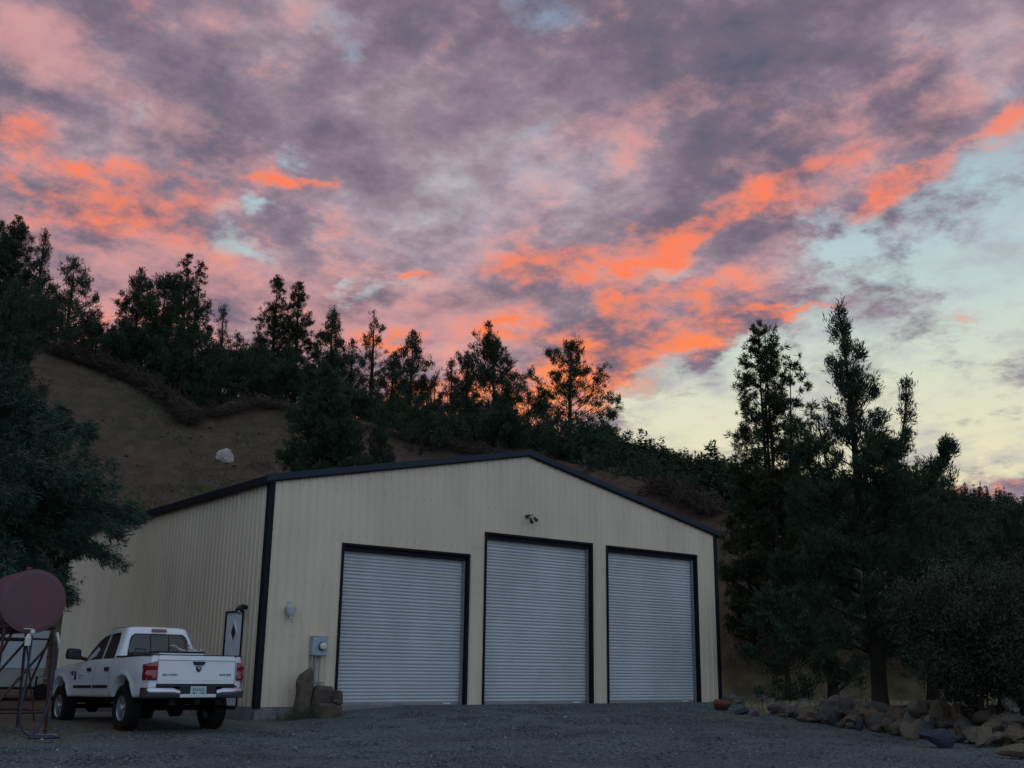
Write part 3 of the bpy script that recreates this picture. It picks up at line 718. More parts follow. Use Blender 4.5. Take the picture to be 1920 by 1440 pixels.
# the two junipers at the left edge
x, y = spot(18, 31, 560); conifer('juniper_tree', 'feathery juniper behind the drooping one at the left edge', x, y, top_at(30, 530, x, y)-ground(x, y), [(t, r*2.5) for t, r in CONE], 301,
        dens=1.9, leaf=.17, per=14, wr=.08, mat=M['juniper'], lean=(.1, -.1), gap=.05, t0=.36)
x, y = spot(-75, 25.5, 900); conifer('drooping_juniper', 'blue-green juniper with drooping branches over the red tank', x, y, top_at(-40, 690, x, y)-ground(x, y),
        [(0, 1.8), (.40, 2.2), (.5, 3.75), (.68, 3.4), (.85, 2.1), (1, .3)], 302, dens=2.7, leaf=.15, per=16, wr=.075, clump=7, mat=M['juniper_blue'], t0=.44, up=(-6, 24), droop=.62, gap=.03, side_bias=-.25, trunk_r=.16, twig=.26)

# right-hand group
x, y = spot(1436, 40.5, 640); conifer('pine_tree', 'four-stemmed ponderosa right of the shop', x, y, top_at(1436, 614, x, y)-ground(x, y),
        [(0, 2.2), (.3, 2.1), (.58, 1.6), (.72, 1.25), (.87, .85), (.95, .5), (1, .25)], 310, style='pine', stems=[(-.35, .15, .985), (0.05, -.1, 1.0), (.15, .3, .93), (.72, -.25, .90)], leaf=.25, per=28, dens=1.9, gap=.14, t0=.10, trunk_r=.19)
x, y = spot(1652, 24.6, 1340)
XT = (x, y)
conifer('juniper_tree', 'tall juniper with a thick trunk among the rocks', x, y, top_at(1622, 563, x, y)-ground(x, y),
        [(0, .6), (.13, 1.2), (.22, 1.9), (.36, 1.85), (.48, 1.5), (.58, 1.12), (.68, .72), (.80, .42), (.90, .24), (1, .03)], 320, dens=2.5, leaf=.14, per=15, wr=.08, clump=6, t0=.15, trunk_r=.172, lean=(-.22, .2), gap=.10, up=(2, 46),
        spires=[(.47, -.67, 1.2, 3.1), (.44, -.75, 1.9, 2.0), (.46, 2.45, 1.35, 2.3), (.44, 2.2, .8, 2.6), (.42, -.4, 1.0, 2.0), (.30, -.7, 2.2, 1.2), (.28, 2.4, 1.9, .9), (.30, 1.2, 1.6, 1.0)])
on_bank('dark juniper between the pine and the tall juniper', 1540, 925, 36, 140, CONE, 330, dens=1.9, leaf=.17, per=13, wr=.09, t0=.05)
on_bank('low dark bush at the foot of the four-stemmed pine', 1470, 1120, 34.5, 150, ROUND, 331, dens=1.7, leaf=.2, per=12, t0=.02, name='juniper_bush', cat='bush')
on_bank('dark juniper behind the grey shrub', 1750, 900, 38, 200, ROUND, 332, dens=1.8, leaf=.17, per=13, wr=.09, t0=.08)
on_bank('dark juniper at the right edge on the slope', 1900, 960, 44, 190, ROUND, 333, dens=1.5, leaf=.26, per=11, t0=.08)
on_bank('green juniper directly right of the shop corner', 1400, 900, 42, 120, ROUND, 334, dens=1.6, leaf=.17, per=13, wr=.09, t0=.05)
on_bank('dark juniper behind the tall one among the rocks', 1715, 880, 40, 170, ROUND, 335, dens=1.6, leaf=.17, per=13, wr=.09, t0=.12)
# the grey multi-stemmed shrub at the right edge
def leafy_shrub(name, label, x, y, H, rad, seed, stems=6, leaves=15000, mat=None, leaf=.030, z_lo=.22):
    R = np.random.default_rng(seed); z0 = ground(x, y)-.1; root = thing(name, label, 'shrub', (x, y, z0)); W = Wood(); cen = []; di = []
    for s in range(stems):
        a = s*2*PI/stems+R.normal(0, .3); ss = np.linspace(0, 1, 8); h = H*R.uniform(.6, .8)
        base = np.array([math.cos(a), math.sin(a), 0])*.28
        p = base+np.stack([math.cos(a)*rad*.55*ss**1.6, math.sin(a)*rad*.55*ss**1.6, h*ss], 1)+np.cumsum(R.normal(0, .03, (8, 3)), 0)
        W.limb(p, .075*(1-ss*.8), 7)
        for b in range(26):
            t = R.uniform(.28, 1.0); q = np.array([np.interp(t, ss, p[:, k]) for k in range(3)])
            az = a+R.normal(0, 1.1); e = R.uniform(.1, 1.1); L = R.uniform(.5, 1.0)*rad*.62
            d = np.array([math.cos(az)*math.cos(e), math.sin(az)*math.cos(e), math.sin(e)]); u = np.linspace(0, 1, 5)[:, None]
            br = q+d*u*L+np.array([0, 0, .12])*u**2*L; br[:, 2] = np.minimum(br[:, 2], H)
            W.limb(br, np.linspace(.022, .005, 5), 4)
            k = leaves//(stems*26*6); s2 = R.uniform(.15, 1, k)[:, None]
            cen.append(q+d*s2*L+np.array([0, 0, .12])*s2**2*L+R.normal(0, .13, (k, 3))); di.append(np.tile(d+np.array([0, 0, .5]), (k, 1)))
    W.obj('trunk', root); cen = np.concatenate(cen); di = np.concatenate(di)
    v, f = spray(R, cen, unit(di), np.full(len(cen), leaf*2.2), 6, .8, .24, .8); np_obj('crown', v, f, mat or M['mahogany'], root, False, 4)
    return root
x, y = spot(1862, 21.6, 1330); leafy_shrub('grey_shrub', 'grey-green many-stemmed shrub behind the boulders', x, y, top_at(1820, 1030, x, y)-ground(x, y), 1.35, 401, 7, 110000)
x, y = spot(1940, 24.0, 1250); leafy_shrub('grey_shrub', 'grey shrub cut off by the right edge of the frame', x, y, top_at(1920, 985, x, y)-ground(x, y), 1.6, 402, 6, 70000)

# ------------------------------------------------------------------ far hillside
def far_proto(seed, tris=1):
    R = np.random.default_rng(seed); V = []; F = []; n = 0
    H = 1.0; k = 60
    t = np.sort(R.uniform(.04, .98, k)); az = np.arange(k)*2.4+R.normal(0, .4, k); r = np.interp(t, [0, .15, .5, 1], [.10, .15, .085, .012])*R.uniform(.7, 1.25, k)
    cen = np.stack([np.cos(az)*r*.45, np.sin(az)*r*.45, t*H], 1); di = np.stack([np.cos(az), np.sin(az), np.full(k, .85)], 1)
    cen = np.concatenate([cen, [[0, 0, .9], [0, 0, .95]]]); di = np.concatenate([di, [[0, 0, 1], [0, 0, 1]]]); r = np.append(r, [.05, .05])
    return spray(R, cen, unit(di), r*.75+.02, 7, .45, .22, .2)
protos = []
for s in range(6):
    v, f = far_proto(900+s)
    W = Wood(); W.limb([(0, 0, -.05), (0, 0, .4), (0, 0, .97)], [.022, .014, .004], 5)
    protos.append((v, f, W))
far_meshes = []
R = np.random.default_rng(77)
def far_tree(x, y, H, k, label):
    o = thing('distant_conifer', label, 'tree', (x, y, ground(x, y)-.1), R.uniform(0, 6.28), 'conifers on the far skyline')
    wd = R.uniform(.85, 1.35); o.scale = (H*wd, H*wd, H)
    if len(far_meshes) <= k:
        a = np_obj('crown', protos[k][0], protos[k][1], M['far_tree'], o, False, 4); b = protos[k][2].obj('trunk', o); far_meshes.append((a.data, b.data))
    else:
        for nm, me in zip(('crown', 'trunk'), far_meshes[k]):
            c = bpy.data.objects.new(nm, me); C.objects.link(c); c.parent = o
    return o
n = 0
for px in list(np.arange(1148, 1420, 5.5))+list(np.arange(1500, 1560, 9))+list(np.arange(1690, 1960, 6.5)):
    px += R.normal(0, 2.0); b = bearing(px, 870)
    te, toe, dr = np.interp(b, _b1, _t1), np.interp(b, _b2, _t2), np.interp(b, _b4, _t4); m = .80-.22*float(sstep(b-YAW, .1, .4))
    D = (m*toe+CAM[2]+.1)/(m-te)+dr*R.uniform(.86, 1.0)
    x, y = spot(px, D, 870); H = R.uniform(2.6, 5.2)*(1.0 if px < 1420 else .95)*(D/210)**.6
    far_tree(x, y, H, n % 6, 'small dark conifer standing on the far wooded skyline'); n += 1
x, y = spot(1838, 232, 910); o = far_tree(x, y, top_at(1838, 903, x, y)-ground(x, y), 2, 'lone taller tree rising above the far skyline at right'); del o['group']
# the wooded slope below that skyline, too many to count
V = []; F = []; n = 0
for _ in range(2600):
    px = R.uniform(1100, 2050); b = bearing(px, 900)
    te, toe, dr = np.interp(b, _b1, _t1), np.interp(b, _b2, _t2), np.interp(b, _b4, _t4); m = .80-.22*float(sstep(b-YAW, .1, .4))
    db = (m*toe+CAM[2]+.1)/(m-te); D = db+8+(dr-10)*R.random()**.8
    x, y = spot(px, D, 900); H = R.uniform(2.6, 5.0)*(.75+.25*D/200); v, f, _w = protos[int(R.integers(6))]
    keep = np.arange(len(f)) % 2 == 0
    a = R.uniform(0, 6.28); c, s = math.cos(a), math.sin(a); w = H*R.uniform(1.0, 1.6)
    vv = v.reshape(-1, 4, 3)[keep].reshape(-1, 3)
    vv = np.stack([(vv[:, 0]*c-vv[:, 1]*s)*w*1.5+x, (vv[:, 0]*s+vv[:, 1]*c)*w*1.5+y, vv[:, 2]*H+ground(x, y)-.1], 1)
    V.append(vv); F.append(np.arange(len(vv)).reshape(-1, 4)+n); n += len(vv)
tag(np_obj('hillside_forest', np.concatenate(V), np.concatenate(F), M['far_tree'], None, False, 4), kind='stuff')

# ------------------------------------------------------------------ brush and grass on the bank
M['brush'] = material('dead_brush_twigs', (.060, .045, .040), .95, 0, .4, 3, spec=.05)
M['dry_grass'] = material('dry_grass_blades', (.30, .26, .15), .9, 0, .4, 2, spec=.05, col2=(.18, .16, .09))
M['green_grass'] = material('green_grass_blades', (.10, .12, .06), .9, 0, .4, 2, spec=.05)
def blades(cx, cy, cz, h, w, R, lean=.5):
    n = len(cx); a = R.uniform(0, 6.28, n); l = R.uniform(0, lean, n)*h; b = R.uniform(0, 6.28, n)
    base = np.stack([cx, cy, cz], 1); sd = np.stack([np.cos(a), np.sin(a), np.zeros(n)], 1)*w[:, None]
    tip = base+np.stack([np.cos(b)*l, np.sin(b)*l, h], 1)
    return np.stack([base-sd, base+sd, tip], 1).reshape(-1, 3), np.arange(n*3).reshape(-1, 3)
# dead brush heaped along the bank edge
def brush_line(pts, count, thick, seed, wid):
    R = np.random.default_rng(seed); pts = np.array(pts, float); u = R.uniform(0, len(pts)-1.001, count); i = u.astype(int); f = (u-i)[:, None]
    p = pts[i]*(1-f)+pts[i+1]*f; d = unit(pts[i+1]-pts[i]+R.normal(0, .55, (count, 3))*np.linalg.norm(pts[i+1]-pts[i], axis=1)[:, None])
    p = p+R.normal(0, 1, (count, 3))*np.array([wid, wid, .0])+np.stack([np.zeros(count)]*2+[np.abs(R.normal(0, thick, count))], 1)
    L = R.uniform(.3, 1.3, count)[:, None]; sd = unit(np.cross(d, R.normal(0, 1, (count, 3))))*.018
    return np.stack([p-d*L/2-sd, p-d*L/2+sd, p+d*L/2], 1).reshape(-1, 3), np.arange(count*3).reshape(-1, 3)
def along(pxs, beyond): 
    out = []
    for px, be in zip(pxs, beyond):
        x, y, D = bank_at(px, be, 720 if px < 700 else 850); out.append((x, y, ground(x, y)+.05))
    return out
v1, f1 = brush_line(along([95, 140, 190, 240, 290, 330, 365], [-.5, -.6, -.8, -1.0, -1.2, -1.6, -2.6]), 12000, .32, 1, .42)
tag(np_obj('dead_brush', v1, f1, M['brush'], None), kind='stuff', label='long heap of dead brush along the bank edge')
v1, f1 = brush_line(along([380, 430, 480, 540], [-1.2, -1.6, -1.2, -1.0])+along([740, 800, 860, 900, 960], [-1, -1, -1, -1, -1]), 5000, .28, 2, .5)
tag(np_obj('dead_brush', v1, f1, M['brush'], None), kind='stuff', label='lower strip of dead brush behind the roof')
v1, f1 = brush_line(along([1225, 1260, 1300, 1340], [-.5, -.6, -.8, -1]), 2500, .3, 3, .4)
tag(np_obj('dead_brush', v1, f1, M['brush'], None), kind='stuff', label='strip of dead brush right of the roof')
# grass on the bank and dry grass between the rocks
R = np.random.default_rng(55); N_ = 26000
px = R.uniform(60, 560, N_); D = R.uniform(50, 80, N_); b = np.array([bearing(p) for p in px]); X = CAM[0]+D*np.sin(b); Y = CAM[1]+D*np.cos(b)
keep = fbm(X*.22+4, Y*.22)+R.normal(0, .12, N_) > .03; X, Y = X[keep], Y[keep]; Z = terrain(X, Y)-.02
v1, f1 = blades(X, Y, Z, R.uniform(.10, .34, len(X)), R.uniform(.02, .05, len(X)), R, 1.2)
tag(np_obj('bank_grass', v1, f1, M['green_grass'], None), kind='stuff')
N_ = 60000; Y = R.uniform(-17, 6, N_); X = xedge(Y)+R.uniform(-.1, 13, N_)**1.0
keep = fbm(X*.5, Y*.5)+R.normal(0, .2, N_) > -.12; X, Y = X[keep], Y[keep]; Z = terrain(X, Y)-.03
v1, f1 = blades(X, Y, Z, R.uniform(.05, .22, len(X)), R.uniform(.006, .014, len(X)), R, .9)
tag(np_obj('dry_grass', v1, f1, M['dry_grass'], None), kind='stuff')
# ------------------------------------------------------------------ the pickup
M['paint'] = material('white_truck_paint', (.66, .69, .74), .28, 0, .08, 1.5, spec=.5, coat=.4)
M['plastic'] = material('black_trim_plastic', (.010, .011, .014), .5, 0, spec=.4)
M['tyre'] = material('tyre_rubber', (.012, .012, .013), .85, 0, .3, 20, .3, 60, spec=.2)
M['chrome'] = material('chrome', (.44, .46, .50), .20, 1.0, .05, 3)
M['alloy'] = material('polished_alloy', (.40, .42, .45), .3, .6, .1, 8)
M['red_lens'] = material('red_tail_lens', (.22, .008, .010), .12, 0, .25, 12, spec=.6, coat=.5)
M['amber_lens'] = material('smoky_reverse_lens', (.20, .05, .04), .15, 0, .2, 9, spec=.6)
M['glass'] = material('tinted_window_glass', (.010, .013, .016), .05, 0, .3, 1.2, spec=.7)
M['frame_black'] = material('chassis_black', (.008, .008, .008), .8, 0, .3, 6, spec=.2)
M['plate'] = material('pale_plate', (.42, .52, .56), .4, 0, .1, 4)
M['ink'] = material('dark_blue_ink', (.012, .022, .06), .5)
M['plate_green'] = material('plate_mountain_print', (.06, .10, .16), .5)
def text_obj(name, body, size, mat, parent, loc, rot, depth=.003, shear=0.0, sx=1.0):
    cu = bpy.data.curves.new(name, 'FONT'); cu.body = body; cu.size = size; cu.extrude = depth; cu.shear = shear; cu.align_x = 'CENTER'; cu.align_y = 'CENTER'
    tmp = bpy.data.objects.new('tmp', cu); C.objects.link(tmp)
    dg = bpy.context.evaluated_depsgraph_get(); me = bpy.data.meshes.new_from_object(tmp.evaluated_get(dg)); me.name = name
    bpy.data.objects.remove(tmp); bpy.data.curves.remove(cu)
    me.materials.clear(); me.materials.append(mat)
    o = bpy.data.objects.new(name, me); C.objects.link(o); o.parent = parent; o.location = loc; o.rotation_euler = rot; o.scale = (sx, 1, 1)
    return o
truck = thing('pickup_truck', 'white four-door pickup parked beside the shop, seen from behind', 'pickup truck', (-2.607, -1.782, -.322))
truck.rotation_euler = (0, .021, PI/2+.034)          # local +X runs forward along the truck, +Y to its left
AR = .54; HUB = (0.0, 3.57); HZ = .40
def body_z_low(x):
    z = .60 if x < 3.57+.9 else .58
    for hx in HUB:
        d = abs(x-hx)
        if d < AR: z = max(z, HZ+.07+math.sqrt(AR*AR-d*d))
    return z
def belt(x):      # top edge of the side panels: bed rail, then door sills, then the wing
    return float(np.interp(x, [-1.08, .70, .78, 2.05, 2.75, 3.2, 4.0, 4.38, 4.46], [1.345, 1.335, 1.325, 1.30, 1.27, 1.235, 1.18, 1.10, .98]))
def side_y(x, z):  # bulge of the side, fuller over the rear wheel and the doors, drawn in at nose
    w = .985-.10*max(0, (z-1.02)/.35)**1.6-.05*max(0, (.80-z)/.25)**1.5-.016*math.exp(-((z-.865)/.03)**2)
    w -= .16*max(0, (x-3.7)/.78)**2+.03*max(0, (-.7-x)/.4)
    for hx in HUB:
        d = math.hypot(x-hx, (z-HZ-.07)); w += .028*math.exp(-((d-AR)/.06)**2)
    return w
xs = sorted(set([round(v, 3) for v in np.linspace(-1.08, 4.46, 84)]+[round(h+AR*math.cos(a), 3) for h in HUB for a in np.linspace(.02, PI-.02, 22)]))
def side_panel(s, xa, xb, name, mat):
    X = [xa]+[x for x in xs if xa+.012 < x < xb-.012]+[xb]; V = []; F = []; nz = 12
    for x in X:
        lo, hi = body_z_low(x), belt(x)
        for k in range(nz+1):
            z = lo+(hi-lo)*k/nz; V.append((x, s*side_y(x, z), z))
        V.append((x, s*(side_y(x, hi)-.05), hi+.012)); V.append((x, s*(side_y(x, hi)-.11), hi+.004))
    m = nz+3
    for i in range(len(X)-1):
        for k in range(m-1): F.append((i*m+k, (i+1)*m+k, (i+1)*m+k+1, i*m+k+1))
    # returned edge inside the wheel arches
    n0 = len(V)
    for x in X: V.append((x, s*(side_y(x, body_z_low(x))-.20), body_z_low(x)))
    for i in range(len(X)-1): F.append((i*m, (i+1)*m, n0+i+1, n0+i))
    o = MB().add(V, F).obj(name, mat, truck, smooth=True); return o
CUTS = [(-1.08, .715, 'bed_side'), (.728, 1.60, 'rear_door'), (1.612, 2.72, 'front_door'), (2.732, 4.46, 'front_wing')]
for s in (1, -1):
    for xa, xb, nm in CUTS:
        p = side_panel(s, xa, xb, nm, M['paint'])
        if nm in ('rear_door', 'front_door'):
            hx = {'rear_door': .90, 'front_door': 1.86}[nm]
            yy = s*(side_y(hx, 1.13)+.012)
            MB().prism([(hx-.11, 1.09), (hx+.09, 1.09), (hx+.12, 1.16), (hx-.09, 1.165)], lambda u, v, k: (u, yy+(-.012, .022)[k]*s, v)).obj('door_handle', M['plastic'], p, .006)
            MB().box(xa+.04, xb-.04, *sorted((s*(side_y((xa+xb)/2, .80)+.002), s*(side_y((xa+xb)/2, .80)+.018))), .765, .825).obj('rub_strip', M['plastic'], p, .006)
# dark stuff visible in the seams and under the body
MB().box(-1.02, 4.3, -.80, .80, .58, .98).obj('underbody', M['frame_black'], truck)
for s in (1, -1): MB().box(-1.15, 4.2, *sorted((s*.40, s*.52)), .46, .60).obj('frame_rail', M['frame_black'], truck)
MB().tube([(-.0, -.80, HZ), (0, .80, HZ)], .055, 10).lathe([(.06, -.16), (.17, -.08), (.17, .08), (.06, .16)], (0, -.1, HZ), 'y', 14).obj('rear_axle', M['frame_black'], truck)
MB().tube([(3.57, -.80, HZ), (3.57, .80, HZ)], .05, 10).lathe([(.05, -.14), (.14, -.07), (.14, .07), (.05, .14)], (3.57, .25, HZ), 'y', 14).obj('front_axle', M['frame_black'], truck)
MB().lathe([(.12, .3), (.14, .34), (.14, .95), (.12, 1.0)], (0, .38, .44), 'x', 14).tube([(1.0, .38, .44), (2.4, .40, .46)], .035, 8).obj('silencer', M['frame_black'], truck)
MB().tube([(.95, .60, .50), (1.45, .62, .50)], .045, 10).obj('side_step', M['chrome'], truck)
MB().box(-1.05, .68, -.74, .74, .94, .99).obj('bed_floor', M['frame_black'], truck)
MB().box(.66, .70, -.84, .84, .9, 1.33).obj('bed_front', M['paint'], truck)
for s in (1, -1):
    MB().box(-1.05, .68, *sorted((s*.74, s*.80)), .95, 1.335).obj('bed_wall', M['paint'], truck)
    MB().box(-1.07, .70, *sorted((s*.775, s*.905)), 1.346, 1.372).obj('rail_cap', M['plastic'], truck, .008)
# tailgate with its handle, emblem and badges
tg = MB().prism([(-.765, .835), (.765, .835), (.765, 1.30), (.745, 1.352), (-.745, 1.352), (-.765, 1.30)], lambda u, v, k: ((-1.115, -1.06)[k]+(.012 if v > 1.33 else 0), u, v)).obj('tailgate', M['paint'], truck, .012)
MB().prism([(-.765, 1.265), (.765, 1.265), (.765, 1.285), (-.765, 1.285)], lambda u, v, k: ((-1.128, -1.11)[k], u, v)).obj('crease', M['paint'], tg, .006)
MB().box(-1.12, -1.11, -.765, .765, .905, .912).obj('lower_crease', M['paint'], tg)
MB().box(-1.105, -1.04, -.775, .775, 1.353, 1.368).obj('tailgate_cap', M['plastic'], tg, .005)
MB().prism([(-.125, 1.245), (.125, 1.245), (.105, 1.195), (.085, 1.18), (-.085, 1.18), (-.105, 1.195)], lambda u, v, k: ((-1.135, -1.11)[k], u-.02, v)).obj('tailgate_handle', M['plastic'], tg, .005)
em = MB().prism([(-.052, 1.165), (.052, 1.165), (.050, 1.105), (.022, 1.062), (0, 1.055), (-.022, 1.062), (-.050, 1.105)], lambda u, v, k: ((-1.127, -1.112)[k], u-.02, v)).obj('emblem', M['plastic'], tg, .003)
mb = MB()
for s in (1, -1): mb.prism([(0, 1.098), (s*.008, 1.125), (s*.042, 1.150), (s*.030, 1.157), (s*.010, 1.142), (0, 1.130)][::s], lambda u, v, k: ((-1.134, -1.126)[k], u-.02, v))
mb.obj('emblem_horns', M['chrome'], tg)
RB = (PI/2, 0, -PI/2)     # lettering that faces the rear
text_obj('badge', 'BIG HORN', .052, M['ink'], tg, (-1.117, .53, 1.00), RB, .003, .15, 1.15)
text_obj('badge', 'RAM 2500', .052, M['ink'], tg, (-1.117, -.56, 1.005), RB, .003, .25, 1.05)
# body corners and tail lamps
for s in (1, -1):
    V = []; F = []; nz = 10; cols = [(0, .0), (.06, .0), (.12, .025), (.175, .08), (.20, .14)]
    for k in range(nz+1):
        z = .60+(1.345-.60)*k/nz
        for dy, dx in cols: V.append((-1.105+dx, s*min(.772+dy, side_y(-1.05, z)-.002), z))
    m = len(cols)
    for k in range(nz):
        for i in range(m-1): F.append((k*m+i, k*m+i+1, (k+1)*m+i+1, (k+1)*m+i))
    MB().add(V, F).obj('bed_corner', M['paint'], truck, smooth=True)
    lamp = bpy.data.objects.new('tail_lamp', None); C.objects.link(lamp); lamp.parent = truck
    V = []; F = []; zs = np.linspace(.905, 1.245, 13); cl = [(.0, -.018), (.05, -.026), (.10, -.012), (.15, .03), (.19, .085), (.205, .15)]
    for z in zs:
        t = (z-.905)/.34; lobes = .018*abs(math.sin(2*PI*(t*1.02-.02)))
        top = .07*max(0, (t-.86)/.14)
        for i, (dy, dx) in enumerate(cl): V.append((-1.112+dx-lobes*(.4 if i < 2 else .9), s*(.785+dy*(1-top*2)+lobes*(0 if i < 3 else 1.0)), z-(.05*t*dy/.2 if t > .9 else 0)))
    m = len(cl)
    for k in range(len(zs)-1):
        for i in range(m-1): F.append((k*m+i, k*m+i+1, (k+1)*m+i+1, (k+1)*m+i))
    F.append(tuple(range(m))[::-1]); F.append(tuple(range((len(zs)-1)*m, len(zs)*m)))
    MB().add(V, F).obj('lens', M['red_lens'], lamp, smooth=True)
    MB().prism([(.80, .935), (.885, .935), (.885, .995), (.80, .995)], lambda u, v, k: ((-1.152, -1.13)[k], s*u, v)).obj('reverse_lens', M['amber_lens'], lamp, .006)
# rear bumper
bp = bpy.data.objects.new('rear_bumper', None); C.objects.link(bp); bp.parent = truck
for s in (1, -1):
    V = []; F = []
    ring = [(.60, .05), (.585, .0), (.63, -.035), (.72, -.045), (.765, -.03), (.775, .03)]
    st = [(.36, -1.20, -.04), (.50, -1.205, 0), (.75, -1.20, 0), (.90, -1.16, 0), (.965, -1.08, 0), (.98, -.95, 0), (.97, -.80, .01)]
    for y, x, dz in st:
        for z, o in ring:
            zz = z if z < .65 else z+dz*(1.0 if y < .4 else 0); V.append((x+o, s*y, zz))
    m = len(ring)
    for i in range(len(st)-1):
        for k in range(m-1): F.append((i*m+k, i*m+k+1, (i+1)*m+k+1, (i+1)*m+k))
    MB().add(V, F).obj('bumper_half', M['chrome'], bp, smooth=True)
MB().prism([(-.36, .59), (.36, .59), (.36, .655), (.30, .66), (-.30, .66), (-.36, .655)], lambda u, v, k: ((-1.235, -1.17)[k], u, v)).obj('bumper_lip', M['chrome'], bp, .01)
MB().box(-1.205, -1.13, -.36, .36, .655, .80).obj('bumper_recess', M['plastic'], bp)
MB().box(-1.20, -1.06, -.78, .78, .782, .815).obj('bumper_pad', M['plastic'], bp, .01)
MB().box(-1.22, -.95, -.05, .05, .47, .57).obj('tow_receiver', M['frame_black'], truck)
MB().tube([(-.5, -.72, .42), (-.95, -.80, .40), (-1.02, -.86, .395)], .035, 8).obj('tailpipe', M['frame_black'], truck)
pl = MB().box(-1.232, -1.208, -.155, .155, .652, .795).obj('licence_plate', M['plate'], truck, .006)
text_obj('plate_number', '814 KJG', .088, M['ink'], pl, (-1.2335, 0, .733), RB, .001, 0, .78)
MB().prism([(-.14, .66), (-.09, .69), (-.05, .672), (0, .664), (.05, .672), (.09, .694), (.14, .66)], lambda u, v, k: ((-1.2345, -1.23)[k], u, v)).obj('plate_print', M['plate_green'], pl)
# cab: pillars and roof with glass let into it
def cab_pt(x, s, z):   # width of the glasshouse at a height
    return s*(.83-.235*max(0, (z-1.28)/.68)**1.15-.05*max(0, x-2.2))
cab = bpy.data.objects.new('cab', None); C.objects.link(cab); cab.parent = truck
RZ = 1.955
rear_x = lambda z: .74+.19*max(0, (z-1.30)/.66)**1.2
front_x = lambda z: 3.02-.92*((z-1.26)/.69)
levels = [1.26, 1.31, 1.40, 1.52, 1.64, 1.76, 1.86, 1.92]
V = []; F = []
def ring_at(z):
    xr, xf = rear_x(z), front_x(z); w = cab_pt(1.5, 1, z); P = []
    c = .10
    for (x, y) in [(xr+c*.5, w), (1.15, w+.006), (1.63, w+.008), (xf-.42, w), (xf-.16, w-.05), (xf-.02, w*.72), (xf+.03, 0)]: P.append((x, y))
    back = [(xr-.03, 0), (xr-.022, w*.55), (xr-.005, w-.13), (xr+.012, w-.045)]
    half = back+P
    return [(x, y, z) for x, y in half]+[(x, -y, z) for x, y in half[::-1][1:-1]]
rings = [ring_at(z) for z in levels]
top1 = [(1.62+(x-1.62)*.96, y*.93, 1.945) for x, y, _ in rings[-1]]; top2 = [(1.6+(x-1.6)*.78, y*.72, 1.968) for x, y, _ in rings[-1]]; top3 = [(1.6+(x-1.6)*.3, y*.3, 1.975) for x, y, _ in rings[-1]]
rings += [top1, top2, top3]; m = len(rings[0])
for r_ in rings: V += r_
for i in range(len(rings)-1):
    for k in range(m): F.append((i*m+k, i*m+(k+1) % m, (i+1)*m+(k+1) % m, (i+1)*m+k))
F.append(tuple((len(rings)-1)*m+k for k in range(m)))
MB().add(V, F).obj('cab_shell', M['paint'], cab, smooth=True)
def glass(name, outline, fn, d=.006):
    return MB().prism(outline, fn).obj(name, M['glass'], cab, .003)
for s in (1, -1):
    f = lambda u, v, k: (u, s*(abs(cab_pt(u, 1, v))+(-.002, .016)[k]), v)
    glass('side_window', [(.98, 1.335), (1.56, 1.335), (1.62, 1.83), (1.18, 1.85), (1.06, 1.66)], f)
    fr = glass('side_window', [(1.65, 1.335), (2.62, 1.325), (2.44, 1.50), (2.20, 1.68), (1.98, 1.79), (1.71, 1.83)], f)
    # door mirrors
    mr = bpy.data.objects.new('door_mirror', None); C.objects.link(mr); mr.parent = truck
    MB().tube([(2.50, s*.84, 1.34), (2.48, s*1.0, 1.38)], .04, 8).obj('mirror_arm', M['plastic'], mr)
    MB().prism([(1.00, 1.33), (1.26, 1.345), (1.275, 1.40), (1.26, 1.53), (1.22, 1.56), (1.03, 1.55), (.985, 1.50), (.98, 1.38)], lambda u, v, k: ((2.40, 2.54)[k], s*u, v)).obj('mirror_housing', M['plastic'], mr, .02)
    MB().prism([(1.03, 1.37), (1.23, 1.38), (1.235, 1.52), (1.05, 1.52)], lambda u, v, k: ((2.392, 2.402)[k], s*u, v)).obj('mirror_glass', M['glass'], mr, .003)
def rear_glass(u, v, k): return (rear_x(v)-.050+(0, .03)[k]+.022*(abs(u)/.62)**2, u, v)
zr = np.linspace(1.37, 1.825, 9); V = []; F = []
for z in zr:
    hw = float(np.interp(z, [1.37, 1.5, 1.7, 1.8, 1.825], [.66, .645, .60, .555, .50]))
    for c in np.linspace(-1, 1, 11): V.append((rear_x(z)-.046+.026*abs(c)**2.4, c*hw, z))
for i in range(8):
    for k in range(10): F.append((i*11+k, i*11+k+1, (i+1)*11+k+1, (i+1)*11+k))
rg = MB().add(V, F).obj('rear_window', M['glass'], cab, smooth=True)
sm = rg.modifiers.new('thick', 'SOLIDIFY'); sm.thickness = .012; sm.offset = -1
for u in (-.19, .19): MB().prism([(u-.008, 1.39), (u+.008, 1.39), (u+.008, 1.81), (u-.008, 1.81)], lambda a, v, k: (rear_x(v)-.048+(-.012, .008)[k], a, v)).obj('slider_frame', M['plastic'], cab)
MB().prism([(-.16, 1.865), (.16, 1.865), (.15, 1.925), (-.15, 1.925)], lambda u, v, k: (rear_x(v)-.045+(-.02, .08)[k], u, v)).obj('high_brake_lamp', M['red_lens'], cab, .01)
glass('windscreen', [(-.62, 1.36), (.62, 1.36), (.52, 1.82), (-.52, 1.82)], lambda u, v, k: (front_x(v)+(.012, .036)[k]-.05*(abs(u)/.6)**2, u, v))
for s in (1, -1): MB().tube([(rear_x(1.93)+.05, s*.49, 1.950), (1.6, s*.53, 1.968), (2.1, s*.50, 1.952)], .007, 5).obj('roof_gutter', M['plastic'], cab)
